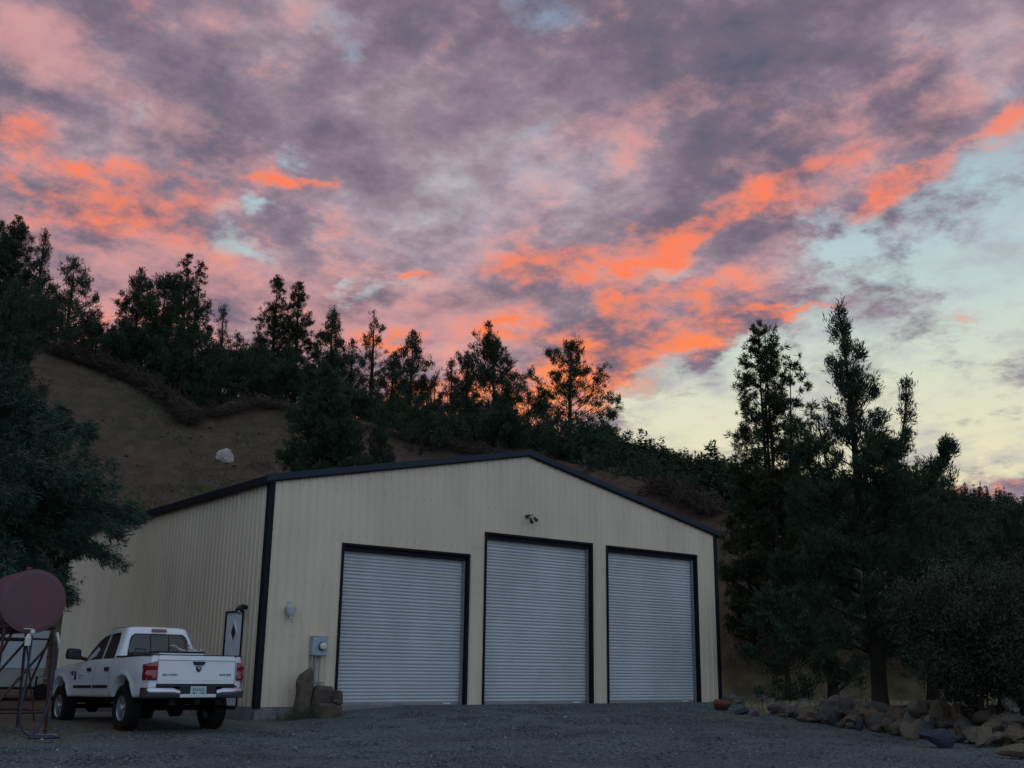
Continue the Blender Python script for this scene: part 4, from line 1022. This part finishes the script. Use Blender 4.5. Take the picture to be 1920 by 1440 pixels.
# bonnet and nose
V = []; F = []; X = np.linspace(2.86, 4.46, 12); Yc = np.linspace(-1, 1, 9)
for x in X:
    for c in Yc: V.append((x, c*(side_y(x, belt(x))-.10), belt(x)+.03+.055*(1-c*c)*(1-max(0, (x-4.1)/.4)*.6)))
for i in range(len(X)-1):
    for k in range(8): F.append((i*9+k, i*9+k+1, (i+1)*9+k+1, (i+1)*9+k))
MB().add(V, F).obj('bonnet', M['paint'], truck, smooth=True)
MB().prism([(-.72, .62), (.72, .62), (.74, .98), (.66, 1.06), (-.66, 1.06), (-.74, .98)], lambda u, v, k: ((4.30, 4.47)[k], u, v)).obj('grille', M['plastic'], truck, .02)
MB().box(4.36, 4.60, -.92, .92, .50, .70).obj('front_bumper', M['chrome'], truck, .04)
# door lettering, small and worn
text_obj('wing_badge', '4X4', .05, M['ink'], truck, (2.98, side_y(2.98, 1.08)+.004, 1.085), (PI/2, 0, PI), .002)
MB().lathe([(.055, -.004), (.055, .004)], (2.83, side_y(2.83, 1.06)+.006, 1.065), 'y', 16).obj('wing_emblem', M['ink'], truck)
MB().prism([(2.60, .93), (2.70, .93), (2.70, 1.06), (2.67, 1.11), (2.63, 1.11), (2.60, 1.06)], lambda u, v, k: (u, side_y(2.65, 1.0)+(.0, .006)[k], v)).obj('door_decal', M['ink'], truck)
for zz, w in ((1.015, .20), (.965, .12)): MB().box(2.42-w, 2.44, side_y(2.3, 1.0), side_y(2.3, 1.0)+.004, zz-.008, zz+.008).obj('door_lettering', M['rail'], truck)
# wheels
def wheel(x, s):
    w = bpy.data.objects.new('wheel', None); C.objects.link(w); w.parent = truck; w.location = (x, s*.855, HZ)
    R_ = .405; mb = MB()
    mb.lathe([(.235, -.12), (.30, -.135), (.365, -.14), (.395, -.122), (R_, -.085), (R_, .085), (.395, .122), (.365, .14), (.30, .135), (.235, .12)], (0, 0, 0), 'y', 40, False)
    for k in range(40):
        a = 2*PI*k/40; c, sn = math.cos(a), math.sin(a)
        for y0, y1, off in ((-.125, -.02, 0), (.02, .125, .08)):
            pts = []
            for da in (-.045, .035):
                cc, s2 = math.cos(a+off+da), math.sin(a+off+da)
                for rr in (R_-.006, R_+.010):
                    for yy in (y0, y1): pts.append((cc*rr, yy, s2*rr))
            mb.add(pts, [(0, 1, 3, 2), (4, 6, 7, 5), (0, 4, 5, 1), (2, 3, 7, 6), (0, 2, 6, 4), (1, 5, 7, 3)])
    mb.obj('tyre', M['tyre'], w, smooth=False)
    rim = MB().lathe([(.235, s*-.10), (.238, s*.105), (.225, s*.118), (.205, s*.105), (.195, s*.03)], (0, 0, 0), 'y', 32, False)
    for k in range(5):
        a = 2*PI*k/5+.3
        for da in (-.16, .16):
            c, sn = math.cos(a+da), math.sin(a+da); c2, s2 = math.cos(a+da*.55), math.sin(a+da*.55); tx, tz = -sn*.017, c*.017
            P0, P1 = (c2*.055, s2*.055), (c*.215, sn*.215)
            rim.prism([(P0[0]-tx, P0[1]-tz), (P0[0]+tx, P0[1]+tz), (P1[0]+tx, P1[1]+tz), (P1[0]-tx, P1[1]-tz)], lambda u, v, kk: (u, s*(.055, .10)[kk], v))
    rim.lathe([(.075, s*.05), (.075, s*.115), (.05, s*.135), (.02, s*.138)], (0, 0, 0), 'y', 20)
    rim.obj('rim', M['alloy'], w)
    MB().lathe([(.205, s*.0), (.205, s*.034)], (0, 0, 0), 'y', 20).obj('brake_disc', M['frame_black'], w)
for x in HUB:
    for s in (1, -1): wheel(x, s)
# load in the bed: things of their own
TM = truck.matrix_basis.copy()
def in_truck(x, y, z): return tuple(Matrix.LocRotScale(truck.location, truck.rotation_euler, None) @ Vector((x, y, z)))
tb = thing('tool_chest', 'white tool chest across the bed of the pickup', 'tool chest', in_truck(.32, -.18, .99)); tb.rotation_euler = truck.rotation_euler
MB().box(-.25, .25, -.46, .46, .0, .445).obj('chest_body', M['paint'], tb, .01)
MB().box(-.265, .265, -.475, .475, .446, .475).obj('chest_lid', M['plastic'], tb, .006)
M['strap'] = material('pale_webbing', (.55, .55, .55), .8, 0, .3, 8)
R = np.random.default_rng(5)
mb = MB()
for k in range(9):
    p = np.array([R.uniform(-.12, .12), R.uniform(-.20, .20), .01]); pts = [p]
    for j in range(6): p = p+np.array([R.normal(0, .05), R.normal(0, .09), R.normal(.012, .035)]); p[2] = max(p[2], .01); pts.append(p.copy())
    mb.tube(pts, .012, 5)
st = mb.obj('strap_tangle', M['strap'], None); st.location = in_truck(.36, -.42, 1.47); tag(st, 'tangle of pale straps on top of the tool chest', 'straps')
jc = thing('fuel_can', 'dark jerry can in the bed behind the cab', 'jerry can', in_truck(.45, .52, .99)); jc.rotation_euler = truck.rotation_euler
MB().box(-.09, .09, -.17, .17, 0, .46).obj('can_body', M['plastic'], jc, .02); MB().tube([(0, -.1, .46), (0, -.1, .52), (0, .1, .52), (0, .1, .46)], .014, 6).obj('handle', M['plastic'], jc)
# ------------------------------------------------------------------ fuel tank on its stand
M['tank_red'] = material('faded_red_tank_paint', (.125, .046, .058), .6, 0, 0, 3.0, .15, 60, col2=(.095, .052, .066), spec=.4)
M['rust'] = material('rusty_angle_iron', (.065, .034, .030), .8, .2, .5, 10, .3, 50)
M['hose'] = material('dark_blue_hose', (.018, .022, .050), .5)
M['brass'] = material('pale_valve_metal', (.55, .56, .56), .35, .7)
M['filter'] = material('white_filter_bowl', (.55, .52, .47), .5)
tx, ty, tz = -5.58, -2.62, 1.935; gz = float(yard(tx, ty))
tank = thing('fuel_tank', 'faded red cylindrical fuel tank on a steel stand', 'fuel tank', (tx, ty, gz))
TL = 1.9; Rt = .545; zc = tz-gz
MB().lathe([(.02, -.015), (Rt-.06, -.010), (Rt-.012, 0), (Rt, .014), (Rt, TL-.014), (Rt-.02, TL), (.02, TL+.01)], (0, 0, zc), 'y', 56).obj('tank_shell', M['tank_red'], tank, smooth=False)
MB().lathe([(Rt+.004, .0), (Rt+.010, .012), (Rt+.004, .024)], (0, 0, zc), 'y', 56).obj('weld_rim', M['tank_red'], tank)
MB().lathe([(.04, 0), (.04, .06), (.055, .06), (.055, .09)], (0, .55, zc+Rt-.01), 'z', 12).obj('filler_cap', M['tank_red'], tank)
stand = thing('tank_stand', 'rusty angle-iron stand with crossed braces under the red tank', 'stand', (tx, ty, gz))
def bar(name, a, b, r=.026, mat='rust'): return MB().tube([a, b], r, 4).obj(name, M[mat], stand)
lt = zc-Rt*.78; wx = .40; wb = .47
for yy in (.06, TL-.1):
    for s in (-1, 1):
        bar('leg', (s*wx, yy, lt), (s*wb, yy+(-.04 if yy < 1 else .1), 0.0), .027)
    bar('saddle', (-wx-.04, yy, lt-.02), (wx+.04, yy, lt-.02), .035)
    bar('rail', (-wb, yy-.02, .42), (wb, yy-.02, .42), .022)
    bar('rail', (-wx, yy-.01, lt-.22), (wx, yy-.01, lt-.22), .018)
    bar('brace', (wx, yy-.03, lt-.25), (-wb, yy-.03, .45), .024)
bar('brace', (-wx+.18, .08, lt), (-wb+.02, TL-.15, .3), .024); bar('brace', (-.08, .05, lt), (wb-.08, .5, .25), .018)
for s in (-1, 1):
    bar('side_rail', (s*(wx+.01), .06, lt-.03), (s*(wx+.01), TL-.1, lt-.03), .03); bar('side_rail', (s*wb, .02, .42), (s*wb, TL, .42), .022)
    bar('brace', (s*wx, .06, lt-.1), (s*wb, TL, .45), .022)
MB().box(wb-.14, wb+.16, -.14, .14, .0, .06).obj('foot_pad', M['concrete'], stand, .01); MB().box(-wb-.18, -wb+.16, -.14, .14, .0, .06).obj('foot_pad', M['concrete'], stand, .01)
vlv = thing('tank_valve', 'pale tap and filter bowl hanging under the front of the tank', 'valve', (tx+.02, ty-.09, gz+zc-Rt+.03))
MB().tube([(0, .1, .0), (0, -.02, .0)], .025, 8).lathe([(.03, -.05), (.045, -.04), (.045, .02), (.03, .03)], (0, -.02, .0), 'z', 12).obj('tap_body', M['brass'], vlv)
MB().tube([(0, -.03, .03), (-.16, -.05, .035)], .009, 6).obj('tap_lever', M['brass'], vlv)
MB().lathe([(.02, -.26), (.05, -.25), (.055, -.12), (.04, -.09), (.02, -.05)], (-.06, -.02, 0), 'z', 14).obj('filter_bowl', M['filter'], vlv)
hs = thing('fuel_hose', 'dark blue hose hanging from the tank and coiled on the ground', 'hose', (tx, ty, gz))
pts = [(.02, -.10, zc-Rt-.05), (.01, -.12, .9), (-.03, -.14, .45), (.02, -.16, .18), (.16, -.22, .05), (.35, -.30, .03), (.52, -.34, .03), (.58, -.42, .03), (.40, -.50, .03), (.15, -.46, .03), (.10, -.38, .035), (.3, -.36, .045), (.5, -.40, .05)]
def smooth_path(pts, n=6):
    p = np.array(pts, float); out = []
    for i in range(len(p)-1):
        p0, p1, p2, p3 = p[max(i-1, 0)], p[i], p[i+1], p[min(i+2, len(p)-1)]
        for t in np.linspace(0, 1, n, endpoint=False): out.append(.5*((2*p1)+(-p0+p2)*t+(2*p0-5*p1+4*p2-p3)*t*t+(-p0+3*p1-3*p2+p3)*t**3))
    return out+[p[-1]]
MB().tube(smooth_path(pts), .022, 7).obj('hose_line', M['hose'], hs)
MB().tube(smooth_path([(.45, -.06, zc-Rt-.02), (.47, -.07, .9), (.42, -.09, .5), (.30, -.12, .15), (.2, -.2, .04)]), .020, 7).obj('hose_return', M['hose'], hs)
MB().tube([(.44, -.07, zc-Rt+.02), (.49, -.08, zc-Rt-.16), (.50, -.08, zc-Rt-.26)], [.03, .028, .016], 8).obj('nozzle', M['brass'], hs)

# ------------------------------------------------------------------ box trailer behind the tank stand
M['trailer_white'] = material('dull_white_trailer_panel', (.42, .47, .52), .5, 0, .12, 1.5)
M['trailer_tan'] = material('grey_lower_panel', (.30, .30, .29), .7, 0, .2, 2)  # lower body in a darker, greyer tone than the upper panel
tr = thing('box_trailer', 'white box trailer behind the tank stand at the left edge', 'trailer', (-1.32, 15.6, float(yard(-2.4, 14.2))))
MB().box(-2.6, 1.05, 0, 4.2, .98, 2.35).obj('upper_panel', M['trailer_white'], tr, .02)
MB().box(-2.58, 1.03, .02, 4.18, .40, .975).obj('lower_panel', M['trailer_tan'], tr, .02)
MB().box(-2.6, 1.3, -.06, .0, .33, .40).obj('chassis_beam', M['frame_black'], tr)
MB().tube([(.72, -.3, .1), (.72, -.3, .75)], .035, 8).tube([(.72, -.3, .72), (.92, -.3, .74), (.92, -.3, .82)], .012, 6).lathe([(.07, 0), (.07, .03)], (.72, -.3, .04), 'z', 12).obj('jack', M['frame_black'], tr)
MB().lathe([(.12, -.1), (.24, -.09), (.26, -.05), (.26, .05), (.24, .09), (.12, .1)], (.95, -.25, .26), 'y', 20).obj('wheel', M['tyre'], tr)

# ------------------------------------------------------------------ fittings on the shop
wl = thing('gable_floodlight', 'twin-headed dark floodlight under the gable peak', 'floodlight', (7.60, -.03, 4.93)); wl.scale = (.75, .75, .75)
MB().box(-.07, .07, -.05, .012, -.06, .06).obj('mount', M['plastic'], wl, .01)
for a, b in (((0, -.06, .02), (.02, -.20, -.12)), ((.03, -.06, .04), (.24, -.16, -.06))):
    MB().tube([(0, -.02, .03), ((a[0]+b[0])/2, (a[1]+b[1])/2, .07), b], .016, 6).obj('arm', M['plastic'], wl)
    d = Vector((b[0]*.5, -.08, -.15)).normalized(); c = Vector(b)
    MB().tube([c-d*.05, c+d*.02, c+d*.14], [.04, .055, .07], 12).obj('lamp_head', M['plastic'], wl)
wl = thing('door_floodlight', 'small round dark light at the corner of the entrance door', 'light', (-.03, .80, 2.19))
MB().tube([(.02, 0, 0), (-.08, 0, 0)], .05, 12).obj('mount', M['plastic'], wl)
MB().tube([(-.06, 0, .03), (-.14, -.02, -.02), (-.20, -.04, -.09)], [.05, .075, .085], 14).obj('lamp_head', M['plastic'], wl)
MB().tube([(-.17, -.04, -.11), (-.19, -.04, -.13)], .06, 12).obj('lens', M['rail'], wl)
M['lantern_white'] = material('white_lantern_metal', (.50, .49, .49), .5, 0, .15, 12)
M['frosted'] = material('frosted_lantern_glass', (.55, .60, .66), .3, 0, .2, 20)
ln = thing('wall_lantern', 'white ornate wall lantern left of the meter box', 'lantern', (.655, -.02, 2.10))
MB().box(-.045, .045, -.025, .02, -.12, .24).obj('backplate', M['lantern_white'], ln, .008)
MB().lathe([(.012, -.22), (.02, -.18), (.035, -.15), (.03, -.12)], (0, -.10, 0), 'z', 14).obj('finial', M['lantern_white'], ln)
MB().lathe([(.03, -.12), (.075, -.06), (.10, .0), (.112, .055)], (0, -.10, 0), 'z', 18).obj('bowl', M['frosted'], ln)
MB().lathe([(.118, .055), (.122, .10), (.10, .105)], (0, -.10, 0), 'z', 18).obj('rim', M['lantern_white'], ln)
MB().tube([(0, -.02, .12), (0, -.05, .22), (0, -.08, .18), (-.02, -.10, .10)], .010, 6).lathe([(.014, .20), (.022, .225), (.008, .25)], (0, -.03, 0), 'z', 10).obj('scroll', M['lantern_white'], ln)
M['meter_grey'] = material('grey_meter_paint', (.30, .35, .42), .5, .1, .1, 5)
mt = thing('meter_box', 'grey electric meter box with a round dial between lantern and door', 'meter box', (1.42, -.02, 1.34))
MB().box(-.19, .19, -.17, .0, -.21, .21).obj('cabinet', M['meter_grey'], mt, .012)
MB().box(-.195, .195, -.175, .0, .212, .226).obj('rain_hood', M['meter_grey'], mt, .004)
MB().lathe([(.098, -.172), (.098, -.20), (.09, -.205)], (.04, 0, .0), 'y', 24).obj('meter_ring', M['plastic'], mt)
MB().lathe([(.082, -.205), (.080, -.27), (.06, -.295), (.03, -.305)], (.04, 0, .0), 'y', 24).obj('meter_dial', M['filter'], mt)
MB().box(-.16, -.095, -.1735, -.170, .14, .19).obj('sticker', M['trailer_white'], mt); MB().box(-.07, .06, -.1735, -.170, -.165, -.13).obj('sticker', M['trailer_white'], mt)
for xx in (-.14, -.06): MB().tube([(xx, -.07, -.21), (xx, -.07, -1.75)], .028, 8).obj('conduit', M['rail'], mt)
MB().tube([(.08, -.03, -.21), (.08, -.03, -1.6)], .012, 6).obj('ground_wire', M['rail'], mt)
MB().box(-.10, .22, -.06, -.03, -.82, -.79).obj('conduit_strap', M['rail'], mt)

# ------------------------------------------------------------------ rocks
def rock_mesh(name, seed, sub=3, flat=.0, blocky=0.0):
    bm = bmesh.new(); bmesh.ops.create_icosphere(bm, subdivisions=sub, radius=1.0); R = np.random.default_rng(seed)
    cuts = unit(R.normal(0, 1, (14, 3))); cd = R.uniform(.55-.12*blocky, .92-.12*blocky, 14); A = R.normal(0, 1, (5, 3)); ph = R.uniform(0, 6, 5)
    for v in bm.verts:
        p = np.array(v.co); n = p/np.linalg.norm(p); r = 1+sum(.055*math.sin(2.3*float(a @ n)+b) for a, b in zip(A, ph))
        p = n*r
        for c, d in zip(cuts, cd):
            e = float(p @ c)-d
            if e > 0: p = p-c*e*(.88+.1*blocky)
        p = p+n*.03*math.sin(9*n[0]+ph[0])*math.sin(8*n[1]+ph[1])+n*.014*math.sin(23*n[0]+ph[2])*math.sin(19*n[2]+ph[3])
        v.co = p
    me = bpy.data.meshes.new(name); bm.to_mesh(me); bm.free(); me.polygons.foreach_set('use_smooth', [True]*len(me.polygons)); return me
G = lambda r, g, b: (r, g, b, 1)
M['stone'] = material('field_stone', (.75, .75, .75), .9, 0, .45, 5, .6, 14, spec=.2,
    obj_vary=[(0, G(.17, .155, .125)), (.16, G(.10, .095, .09)), (.32, G(.20, .17, .125)), (.46, G(.13, .10, .08)), (.6, G(.21, .165, .105)), (.72, G(.09, .095, .10)), (.84, G(.24, .22, .19)), (.93, G(.19, .105, .06)), (1, G(.15, .125, .10))])
def plain_stone(nm, c, c2=None): return material(nm, c, .9, 0, .4, 6, .9, 18, spec=.2, col2=c2)
shapes = [rock_mesh('stone', 40+i, 2, blocky=(i % 3)*.5) for i in range(15)]
for i, me in enumerate(shapes):
    if i % 3: me.polygons.foreach_set('use_smooth', [False]*len(me.polygons))
for me in shapes: me.materials.append(M['stone'])
def stone(parent, x, y, z, sx, sy, sz, rz, k, tilt=(0, 0), mat=None, name='stone'):
    me = shapes[k % len(shapes)]
    if mat: me = me.copy(); me.materials.clear(); me.materials.append(mat)
    o = bpy.data.objects.new(name, me); C.objects.link(o); o.location = (x, y, z); o.scale = (sx, sy, sz); o.rotation_euler = (tilt[0], tilt[1], rz)
    if parent: o.parent = parent
    return o
# the dry border of field stones along the gravel
wall = thing('stone_border', 'low loose border of field stones along the gravel at right', 'stone border', (0, 0, 0))
R = np.random.default_rng(21); n = 0
y = -5.0
while y > -19:
    t = min(1, max(0, (-y-2.6)/5.0)); layers = 1 if y > -5.8 else (2 if y > -7 else 3)
    for L in range(layers):
        r = R.uniform(.10, .22)*(.78+.4*t); yy = y+R.normal(0, .12); xx = float(xedge(yy))+.10+L*.26+R.normal(0, .07)
        zz = float(yard(xx-.35, yy))+.05+r*.42+L*.125*t+R.uniform(0, .04)
        stone(wall, xx, yy, zz, r*R.uniform(1.0, 1.55), r*R.uniform(.9, 1.35), r*R.uniform(.7, 1.05), R.uniform(0, 6.28), n, (R.normal(0, .3), R.normal(0, .3))); n += 1
        if R.random() < .7:
            q = r*.5; stone(wall, xx-.18+R.normal(0, .1), yy+R.normal(0, .15), float(yard(xx-.4, yy))+.03+q*.5+L*.10*t, q*1.3, q, q*.8, R.uniform(0, 6.28), n+3); n += 1
    y -= R.uniform(.17, .30)*(1.0 if y > -8 else .95)
M['slate'] = plain_stone('blue_slate', (.045, .055, .075)); M['rust_stone'] = plain_stone('rust_red_stone', (.14, .058, .040), (.09, .045, .036))
M['tan_stone'] = plain_stone('tan_sandstone', (.15, .125, .085), (.10, .085, .06)); M['pale_stone'] = plain_stone('pale_quartz', (.36, .32, .30), (.22, .19, .17)); M['brown_stone'] = plain_stone('brown_basalt', (.085, .068, .055), (.055, .046, .040))
M['orange_stone'] = plain_stone('orange_stained_stone', (.17, .085, .04), (.11, .085, .06))
def boulder(name, label, px, py, w_px, h_px, mat, k, depth=.8, rz=0, tilt=(0, 0), lift=.0):
    p = on_ground(px, py); D = math.hypot(p[0]-CAM[0], p[1]-CAM[1]); s = D/FPX/2
    o = stone(None, p[0], p[1], p[2]+h_px*s*.86+lift, w_px*s, w_px*s*depth, h_px*s*1.08, rz-YAW, k, tilt, mat, name)
    return tag(o, label, 'boulder', 'boulders along the edge of the gravel')
boulder('boulder', 'rust-red boulder at the right front corner of the shop', 1354, 1333, 46, 24, M['rust_stone'], 0, .8, .1)
boulder('boulder', 'dark slate stone in the grass right of the red boulder', 1392, 1341, 34, 15, M['slate'], 1)
boulder('boulder', 'small brown stone at the near end of the red boulder row', 1416, 1345, 18, 12, M['brown_stone'], 4)
boulder('boulder', 'large blue-grey slab leaning on the stone border', 1765, 1405, 84, 36, M['slate'], 2, .5, -.1, (0, .22))
boulder('boulder', 'pale tan round stone left of the blue slab', 1706, 1390, 38, 34, M['tan_stone'], 13)
boulder('boulder', 'orange-stained stone in the middle of the border', 1736, 1378, 26, 34, M['orange_stone'], 5)
boulder('boulder', 'big tan wedge of stone right of the blue slab', 1844, 1404, 50, 44, M['tan_stone'], 11, .8, .6)
boulder('boulder', 'long tan log-like stone at the right edge on the gravel', 1900, 1424, 76, 30, M['tan_stone'], 7, .6, .2)
boulder('boulder', 'pale rounded boulder on top of the border at the right edge', 1903, 1382, 40, 34, M['pale_stone'], 8, .8, 0, (0, 0), .35)
boulder('boulder', 'broad grey stone capping the border left of the pale boulder', 1850, 1388, 50, 24, M['brown_stone'], 9, .8, 0, (0, 0), .28)
boulder('boulder', 'pale stone standing upright at the left end of the border', 1612, 1372, 16, 24, M['slate'], 3)
boulder('boulder', 'tan and rust wedge at the left end of the border', 1512, 1355, 34, 20, M['orange_stone'], 6)
# far row of stones at the foot of the slope
row = thing('stone_row', 'broken row of stones at the foot of the slope behind the grass', 'stone row', (0, 0, 0)); R = np.random.default_rng(31); n = 0
for px in np.arange(1362, 1660, 7.5):
    D = 34.5+R.normal(0, .5); x, y = spot(px+R.normal(0, 3), D, 1295); r = R.uniform(.10, .24)
    stone(row, x, y, ground(x, y)+r*.35, r*R.uniform(1, 1.6), r, r*R.uniform(.6, 1.0), R.uniform(0, 6.28), n); n += 1
# white boulder on the bank
b = bearing(421, 850); te = tan_el(421, 862); lo, hi = 48., 75.
for _ in range(40):
    D = (lo+hi)/2; zz = CAM[2]+te*D
    if ground(CAM[0]+D*math.sin(b), CAM[1]+D*math.cos(b)) < zz: lo = D
    else: hi = D
x, y = CAM[0]+D*math.sin(b), CAM[1]+D*math.cos(b); s = D/FPX/2
M['white_rock'] = plain_stone('white_limestone', (.62, .58, .55), (.28, .25, .23))
me = rock_mesh('boulder', 78, 3, blocky=1.0); me.materials.append(M['white_rock']); me.polygons.foreach_set('use_smooth', [False]*len(me.polygons))
o = bpy.data.objects.new('boulder', me); C.objects.link(o); o.location = (x, y, ground(x, y)+15*s); o.scale = (48*s, 38*s, 29*s); o.rotation_euler = (.2, .25, 1.0); tag(o, 'big white boulder lying on the bare bank above the roof', 'boulder')
# stones scattered over the bank
R = np.random.default_rng(32)
sc = thing('bank_stones', 'small loose stones scattered over the bare bank', 'stones', (0, 0, 0))
for k in range(70):
    px, D = R.uniform(110, 520), R.uniform(51, 72); x, y = spot(px, D, 820); r = R.uniform(.05, .16)
    stone(sc, x, y, ground(x, y)+r*.3, r*1.4, r, r*.7, R.uniform(0, 6.28), k)
# standing stone and seat-shaped block by the meter
def hewn(name, label, px, py, z_poly, depth, mat, y_off, cat='standing stone'):
    p = on_front(px, py, y_off); g = float(yard(p[0], y_off))
    root_v = []
    return p, g
p = on_front(567, 1323, -.42); g = float(yard(p[0], -.42)); hz = on_front(578, 1255, -.42)[2]-g+.04
prof = [(-.20, -.1), (.21, -.1), (.20, .3), (.205, .72*hz), (.185, .97*hz), (.13, 1.0*hz), (.02, .95*hz), (-.10, .86*hz), (-.165, .72*hz), (-.15, .45*hz), (-.19, .2*hz)]
def chunk(mb, prof, d0, d1, seed, jit=.012, cuts=4):
    """an outline given uneven depth: chiselled sides, not a flat slab"""
    R = np.random.default_rng(seed); n = len(prof); L = []
    cx = sum(a for a, _ in prof)/n; cz = sum(b for _, b in prof)/n
    for i, (t, sc_) in enumerate(((0, .72), (.22, .97), (.6, 1.0), (1, .82))):
        L.append([(cx+(a-cx)*sc_+R.normal(0, jit), d0+(d1-d0)*t+R.normal(0, jit), (cz+(b-cz)*sc_ if b > 0 else b)+R.normal(0, jit)) for a, b in prof])
    V = sum(L, []); F = [tuple(range(n))[::-1], tuple(range(3*n, 4*n))]
    for i in range(3):
        for k in range(n): F.append((i*n+k, i*n+(k+1) % n, (i+1)*n+(k+1) % n, (i+1)*n+k))
    mb.add(V, F)
mb = MB(); chunk(mb, prof, -.16, .17, 3); o = mb.obj('standing_stone', M['brown_stone'], None); o.location = (p[0], -.42, g); o.rotation_euler = (0, 0, -.15)
M['lichen_stone'] = plain_stone('tan_brown_stone', (.125, .098, .07), (.06, .05, .042)); o.data.materials[0] = M['lichen_stone']
m_ = o.modifiers.new('b', 'BEVEL'); m_.width = .02; m_.segments = 2
tag(o, 'upright pointed brown stone against the wall below the meter', 'stone')
p = on_front(610, 1342, -.75); g = float(yard(p[0], -.75))
mb = MB(); chunk(mb, [(-.31, -.1), (.30, -.1), (.33, .12), (.31, .31), (.10, .30), (-.30, .33), (-.34, .15)], -.30, .30, 5, .015)
o = mb.obj('seat_stone', M['brown_stone'], None); o.location = (p[0], -.75, g); tag(o, 'dark blocky stone with a step like a seat, beside the left door', 'stone'); m_ = o.modifiers.new('b', 'BEVEL'); m_.width = .02; m_.segments = 2
mb = MB(); chunk(mb, [(-.27, .26), (.26, .26), (.30, .40), (.20, .66), (-.20, .68), (-.27, .5)], -.02, .30, 6, .012); q = mb.obj('back_block', M['brown_stone'], o); q.modifiers.new('b', 'BEVEL').width = .015
mb = MB(); chunk(mb, [(.12, .26), (.30, .26), (.32, .42), (.28, .60), (.18, .58)], -.24, .1, 8, .012); q = mb.obj('side_block', M['brown_stone'], o); q.modifiers.new('b', 'BEVEL').width = .015
ss = stone(None, p[0]+.14, -.95, g+.37, .07, .06, .045, 0, 4, (0, 0), M['tan_stone'], 'small_stone'); tag(ss, 'small round tan stone resting on the seat-shaped stone', 'stone')
q = on_ground(560, 1345)
ss = stone(None, q[0], q[1], q[2]+.045, .10, .08, .055, 0, 2, (0, 0), M['pale_stone'], 'pale_stone'); tag(ss, 'pale pinkish stone on the gravel before the standing stone', 'stone')
ss = stone(None, q[0]+.0, q[1]+.02, q[2]+.125, .045, .04, .032, 0, 5, (0, 0), M['pale_stone'], 'pale_stone'); tag(ss, 'little pale stone balanced on the pinkish stone', 'stone')
# weeds round the standing stone
R = np.random.default_rng(9); n_ = 420; X = R.normal(p[0]-.55, .33, n_); Y = R.normal(-.60, .14, n_); Z = yard(X, Y)-.01
M['weed'] = material('grey_green_weeds', (.075, .095, .065), .9, 0, .3, 6, spec=.1)
v1, f1 = blades(X, Y, Z, R.uniform(.10, .34, n_), R.uniform(.005, .012, n_), R, .8); tag(np_obj('weeds', v1, f1, M['weed'], None), kind='stuff')

# ------------------------------------------------------------------ loose stones on the gravel
M['pebble'] = material('loose_gravel_stones', (.10, .115, .125), .9, 0, 0, 2, spec=.2)
def pebble_material():
    m = M['pebble']; N = NT(m.node_tree); b = N.n['Principled BSDF']; P = N.add('ShaderNodeNewGeometry')
    N.put(b.inputs['Base Color'], N.ramp(P.outputs['Random Per Island'], [(0, G(.028, .038, .040)), (.5, G(.075, .096, .098)), (.85, G(.12, .138, .136)), (.97, G(.15, .165, .16)), (1, G(.30, .31, .30))]))
pebble_material()
R = np.random.default_rng(66); N_ = 90000
Y = -np.abs(R.gamma(1.6, 5.2, N_))-.15; X = R.uniform(-12, 14.5, N_); keep = (X < xedge(Y)-.15) & (Y > -19) ; X, Y = X[keep], Y[keep]
Z = yard(X, Y)+.015; n = len(X); oc = np.array([(1, 0, 0), (-1, 0, 0), (0, 1, 0), (0, -1, 0), (0, 0, 1), (0, 0, -1)], float); tri = np.array([(0, 2, 4), (2, 1, 4), (1, 3, 4), (3, 0, 4), (2, 0, 5), (1, 2, 5), (3, 1, 5), (0, 3, 5)])
sz = R.gamma(3.0, .0029, n)+.005; A = R.uniform(0, 6.28, n); c, s = np.cos(A), np.sin(A)
pv = oc[None]*(1+R.normal(0, .25, (n, 6, 1)))*np.stack([sz*1.3, sz, sz*.7], 1)[:, None]
pv = np.stack([pv[..., 0]*c[:, None]-pv[..., 1]*s[:, None], pv[..., 0]*s[:, None]+pv[..., 1]*c[:, None], pv[..., 2]], -1)+np.stack([X, Y, Z], 1)[:, None]
tag(np_obj('loose_gravel', pv.reshape(-1, 3), (tri[None]+np.arange(n)[:, None, None]*6).reshape(-1, 3), M['pebble'], None), kind='stuff')
